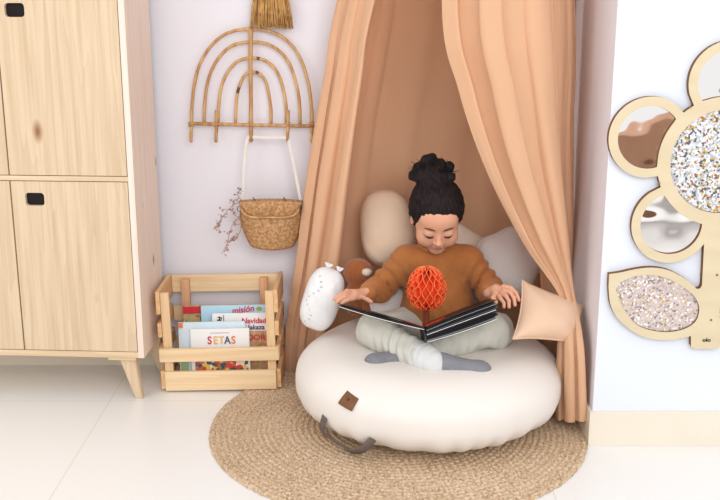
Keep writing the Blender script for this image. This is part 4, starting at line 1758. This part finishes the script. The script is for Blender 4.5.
# bun
bun0 = Vector(P(432, 174, 2.80))
F.ell(bun0 + Vector((0.000, 0.0, -0.006)), (0.045, 0.040, 0.034), 0.02)
rr = random.Random(5)
for (px, py, r) in ((413, 176, 0.014), (418, 168, 0.016), (426, 161, 0.017), (432, 158, 0.014), (440, 165, 0.018), (449, 167, 0.016), (451, 177, 0.014), (421, 178, 0.018), (434, 169, 0.022), (444, 178, 0.02), (428, 182, 0.02)):
    c = P(px, py, 2.79 + rr.uniform(-0.02, 0.015))
    F.ell(c, (r, r, r * 1.05), 0.008)
F.warp(lambda X, Y, Z: 0.0006 * np.sin(X * 480 + 6 * np.sin(Z * 40)) * np.cos(Y * 60) + 0.0006 * np.sin(Z * 310 + 5 * np.sin(X * 60)))
on_child(put('hair', F.mesh('hair'), M['hair']))
bm = bmesh.new()
for k in range(70):
    a = rr.uniform(0.05, PI - 0.05)
    base = bun0 + Vector((0.050 * math.cos(a), rr.uniform(-0.03, 0.02), 0.034 * math.sin(a)))
    d = Vector((math.cos(a) * 0.4 + rr.uniform(-0.8, 0.8), rr.uniform(-0.5, 0.5), math.sin(a) * 0.5 + rr.uniform(-0.5, 0.8))).normalized()
    L = rr.uniform(0.008, 0.024)
    s2 = Vector((rr.uniform(-1, 1), 0, rr.uniform(-1, 1))) * 0.008
    tube(bm, spline([base - d * 0.006, base + d * L * 0.5, base + d * L + s2], 3), [0.0011, 0.001, 0.001, 0.0009, 0.0007, 0.0005, 0.0003], 4)
on_child(from_bm('loose_hair', bm, M['hair'], None, smooth=True))

# sweater
F = Field((-0.02, 2.62, 0.23), (0.48, 2.98, 0.54), 0.0025)
F.ell((TC, 2.865, 0.385), (0.097, 0.068, 0.104), 0.02)
F.ell((TC, 2.855, 0.318), (0.104, 0.080, 0.085), 0.03)
F.cap((TC - 0.052, 2.825, 0.282), (TC + 0.050, 2.825, 0.282), 0.050, k=0.03)
F.cap(shL, (TC, 2.858, 0.448), 0.040, 0.044, 0.025)
F.cap(shR, (TC, 2.858, 0.448), 0.040, 0.044, 0.025)
wl = tuple(Vector(elL).lerp(Vector(wrL), 0.93))
wr2 = tuple(Vector(elR).lerp(Vector(wrR), 0.90))
for sh_, el_, wr_ in ((shL, elL, wl), (shR, elR, wr2)):
    F.cap(sh_, el_, 0.042, 0.039, 0.016, wr=0.0040, wf=30)
    F.cap(el_, wr_, 0.037, 0.027, 0.012, wr=0.0055, wf=50)
# collar
ring = [Vector((TC - 0.008 + 0.047 * math.cos(a), 2.838 + 0.040 * math.sin(a), 0.490 + 0.012 * math.sin(a))) for a in [2 * PI * k / 18 for k in range(18)]]
F.ell((TC - 0.008, 2.842, 0.500), (0.042, 0.038, 0.028), 0.006, sub=True)
for k in range(18):
    F.cap(tuple(ring[k]), tuple(ring[(k + 1) % 18]), 0.0055, k=0.0025)
F.warp(lambda X, Y, Z: 0.0028 * np.sin(Z * 90 + 4 * np.sin(X * 26) + X * 30) * np.exp(-((Z - 0.31) / 0.06) ** 2) + 0.001 * np.sin(X * 70 - Z * 60))
on_child(put('sweater', F.mesh('sweater'), M['sweater']))

# trousers with rolled cuffs
F = Field((-0.05, 2.46, 0.18), (0.48, 2.97, 0.36), 0.0025)
F.ell((TC, 2.850, 0.246), (0.108, 0.084, 0.046), 0.03)
F.cap((0.182, 2.85, 0.246), knL, 0.050, 0.052, 0.025)
F.cap((0.276, 2.85, 0.246), knR, 0.050, 0.052, 0.025)
F.cap(knL, tuple(Vector(knL).lerp(Vector(anL), 0.90)), 0.050, 0.038, 0.018, wr=0.0026, wf=34)
F.cap(knR, tuple(Vector(knR).lerp(Vector(anR), 0.93)), 0.046, 0.029, 0.018, wr=0.0018, wf=30)
F.warp(lambda X, Y, Z: 0.0022 * np.sin(X * 75 + 5 * np.sin(Y * 22) + Z * 40) + 0.0016 * np.sin(Y * 110 + 4 * np.sin(X * 30)))
on_child(put('trousers', F.mesh('trousers'), M['pants']))


F = Field((0.10, 2.46, 0.18), (0.28, 2.66, 0.32), 0.0022)
ca = Vector(knL).lerp(Vector(anL), 0.84)
F.cap(tuple(ca), tuple(Vector(knL).lerp(Vector(anL), 1.04)), 0.0415, 0.0360, 0.004, wr=0.0016, wf=60)
F.cap(tuple(Vector(knL).lerp(Vector(anL), 0.80)), tuple(Vector(knL).lerp(Vector(anL), 0.93)), 0.0400, 0.0410, 0.003, wr=0.0012, wf=90)
o = on_child(put('trouser_cuff', F.mesh('trouser_cuff'), M['cuff']))
o['label'] = 'rolled pale grey cuff'


def sock(an, to, kn, up):
    F = Field((-0.05, 2.44, 0.16), (0.48, 2.76, 0.32), 0.0022)
    a, t_ = Vector(an), Vector(to)
    d = (t_ - a).normalized()
    F.cap(tuple(a - d * 0.002), tuple(a + d * 0.035), 0.0300, 0.0275, 0.012, wr=0.0014, wf=110)
    F.cap(tuple(a + d * 0.03), tuple(t_), 0.0285, 0.0240, 0.012)
    F.ell(tuple(t_ - d * 0.008 + Vector(up) * 0.002), (0.029, 0.028, 0.0245), 0.012)
    back = (Vector(kn) - a).normalized()
    F.cap(tuple(a), tuple(a + back * 0.02), 0.027, 0.026, 0.012)
    return on_child(put('sock', F.mesh('sock'), M['sock']))


sock(anL, toL, knL, (0, 0, 1))
sock(anR, toR, knR, (0, 0, 1))

# ================================================================== OPEN POP-UP BOOK
SPN = P(425.5, 328, 2.50)
bk = empty('pop_up_book', SPN, 'open pop-up book with black pages held on the child\'s lap', 'book')
TLT = math.atan(0.305)      # the side towards the child lies lower
bk.rotation_euler = (-TLT, 0, 0)
LB = 0.195


def leafset(side, width, ang, th, n, mats, fan):
    """n card leaves on one side; ang = rise of the top leaf; th = whole thickness"""
    for k in range(n):
        f = k / max(1, n - 1)            # 0 top ... 1 bottom
        a = ang - fan * f
        z0 = -th * f
        bm = bmesh.new()
        rows = []
        for i in range(13):
            u = i / 12
            r = 0.004 + width * u * (1 - 0.010 * ((k * 3) % 4))
            x = side * r * math.cos(a)
            z = z0 + r * math.sin(a) + 0.006 * math.sin(u * PI) * (0.5 - f)
            rows.append([(x, 0, z), (x, LB, z), (x, LB, z - 0.0014), (x, 0, z - 0.0014)])
        V = grid(bm, rows, closed_u=True)
        bm.faces.new(V[0][::-1])
        bm.faces.new(V[-1])
        nm = 'page' if 0 <= k < n - 1 else 'cover'
        from_bm(nm, bm, mats[k % len(mats)] if nm == 'page' else M['white_paper'], bk)


leafset(-1, 0.236, math.radians(15.5), 0.0045, 3, [M['black_paper'], M['black_paper']], 0.008)
leafset(1, 0.200, math.radians(21.5), 0.038, 11, [M['black_paper'], M['black_paper'], M['grey_paper'], M['black_paper'], M['mid_paper'], M['white_paper'], M['black_paper']], 0.055)
bm = bmesh.new()
rows = []
for (x, z) in ((-0.004, -0.006), (0.000, -0.020), (0.004, -0.040)):
    rows.append([(x - 0.0015, 0, z), (x - 0.0015, LB, z), (x + 0.0015, LB, z - 0.001), (x + 0.0015, 0, z - 0.001)])
V = grid(bm, rows, closed_u=True)
bm.faces.new(V[0][::-1])
bm.faces.new(V[-1])
from_bm('spine', bm, M['black_paper'], bk)
# paper tree standing on the fold
INV = Matrix.Rotation(TLT, 4, 'X')
TB = P(426, 327, 2.60)
tr_off = TB - SPN


def to_book(v):
    return INV @ (tr_off + Vector(v))


TCZ = P(426, 288, 2.60).z - TB.z
bm = bmesh.new()
box(bm, (0, 0, TCZ * 0.32), (0.016, 0.010, TCZ * 0.66), 0.002)
box(bm, (0, 0, TCZ * 0.32), (0.005, 0.022, TCZ * 0.66), 0.001)
for v in bm.verts:
    v.co.x *= 1 + max(0, 0.3 - v.co.z / TCZ) * 0.8
    v.co = to_book(v.co)
from_bm('tree_trunk', bm, M['trunk'], bk)
for sgn, an in ((-1, 15.5), (1, 21.5)):
    bm = bmesh.new()
    a = math.radians(an)
    for (r0, r1, y0, y1) in ((0.004, 0.050, 0.050, 0.120), (0.05, 0.062, 0.065, 0.100)):
        for zz in (0,):
            vs = [bm.verts.new((sgn * r * math.cos(a), y, r * math.sin(a) + 0.006 * math.sin(r / 0.2 * PI) * 0.5 + 0.0015)) for (r, y) in ((r0, y0), (r1, y0), (r1, y1), (r0, y1))]
            bm.faces.new(vs if sgn > 0 else vs[::-1])
    o = from_bm('orange_ground', bm, M['orange'], bk, recalc=False)
    md = o.modifiers.new('thick', 'SOLIDIFY')
    md.thickness = 0.001
NF = 28
RB, RZ = 0.055, 0.0605
bm = bmesh.new()
bm2 = bmesh.new()
for i in range(NF):
    rows, rim = [], []
    for j in range(57):
        f = j / 56
        ph = PI * (0.03 + 0.94 * f)
        z = -math.cos(ph) * RZ
        rad = RB * math.sin(ph) ** 0.85 * (1.0 - 0.07 * (z / RZ))
        th0 = 2 * PI * i / NF + (1 if i % 2 else -1) * 0.42 * (2 * PI / NF) * math.sin(f * PI * 9)
        sc = 1 - 0.14 * (0.5 - 0.5 * math.cos(f * PI * 9 * 2 + (PI if i % 2 else 0)))
        row = [Vector((rad * sc * s * math.cos(th0), rad * sc * s * math.sin(th0), TCZ + z)) for s in (0.25, 0.5, 0.75, 1.0)]
        rows.append([to_book(p) for p in row])
        rim.append(to_book(row[-1]))
    grid(bm, rows)
    tube(bm2, rim, 0.0009, 4)
bmesh.ops.create_icosphere(bm, subdivisions=4, radius=1.0, matrix=Matrix.Translation(to_book((0, 0, TCZ))) @ Matrix.Diagonal((RB * 0.66, RB * 0.66, RZ * 0.80, 1)))
o = from_bm('paper_crown', bm, M['orange'], bk, smooth=True, recalc=False)
md = o.modifiers.new('thick', 'SOLIDIFY')
md.thickness = 0.0006
o2 = from_bm('paper_edges', bm2, M['orange_l'], o, smooth=True)

bpy.context.view_layer.update()
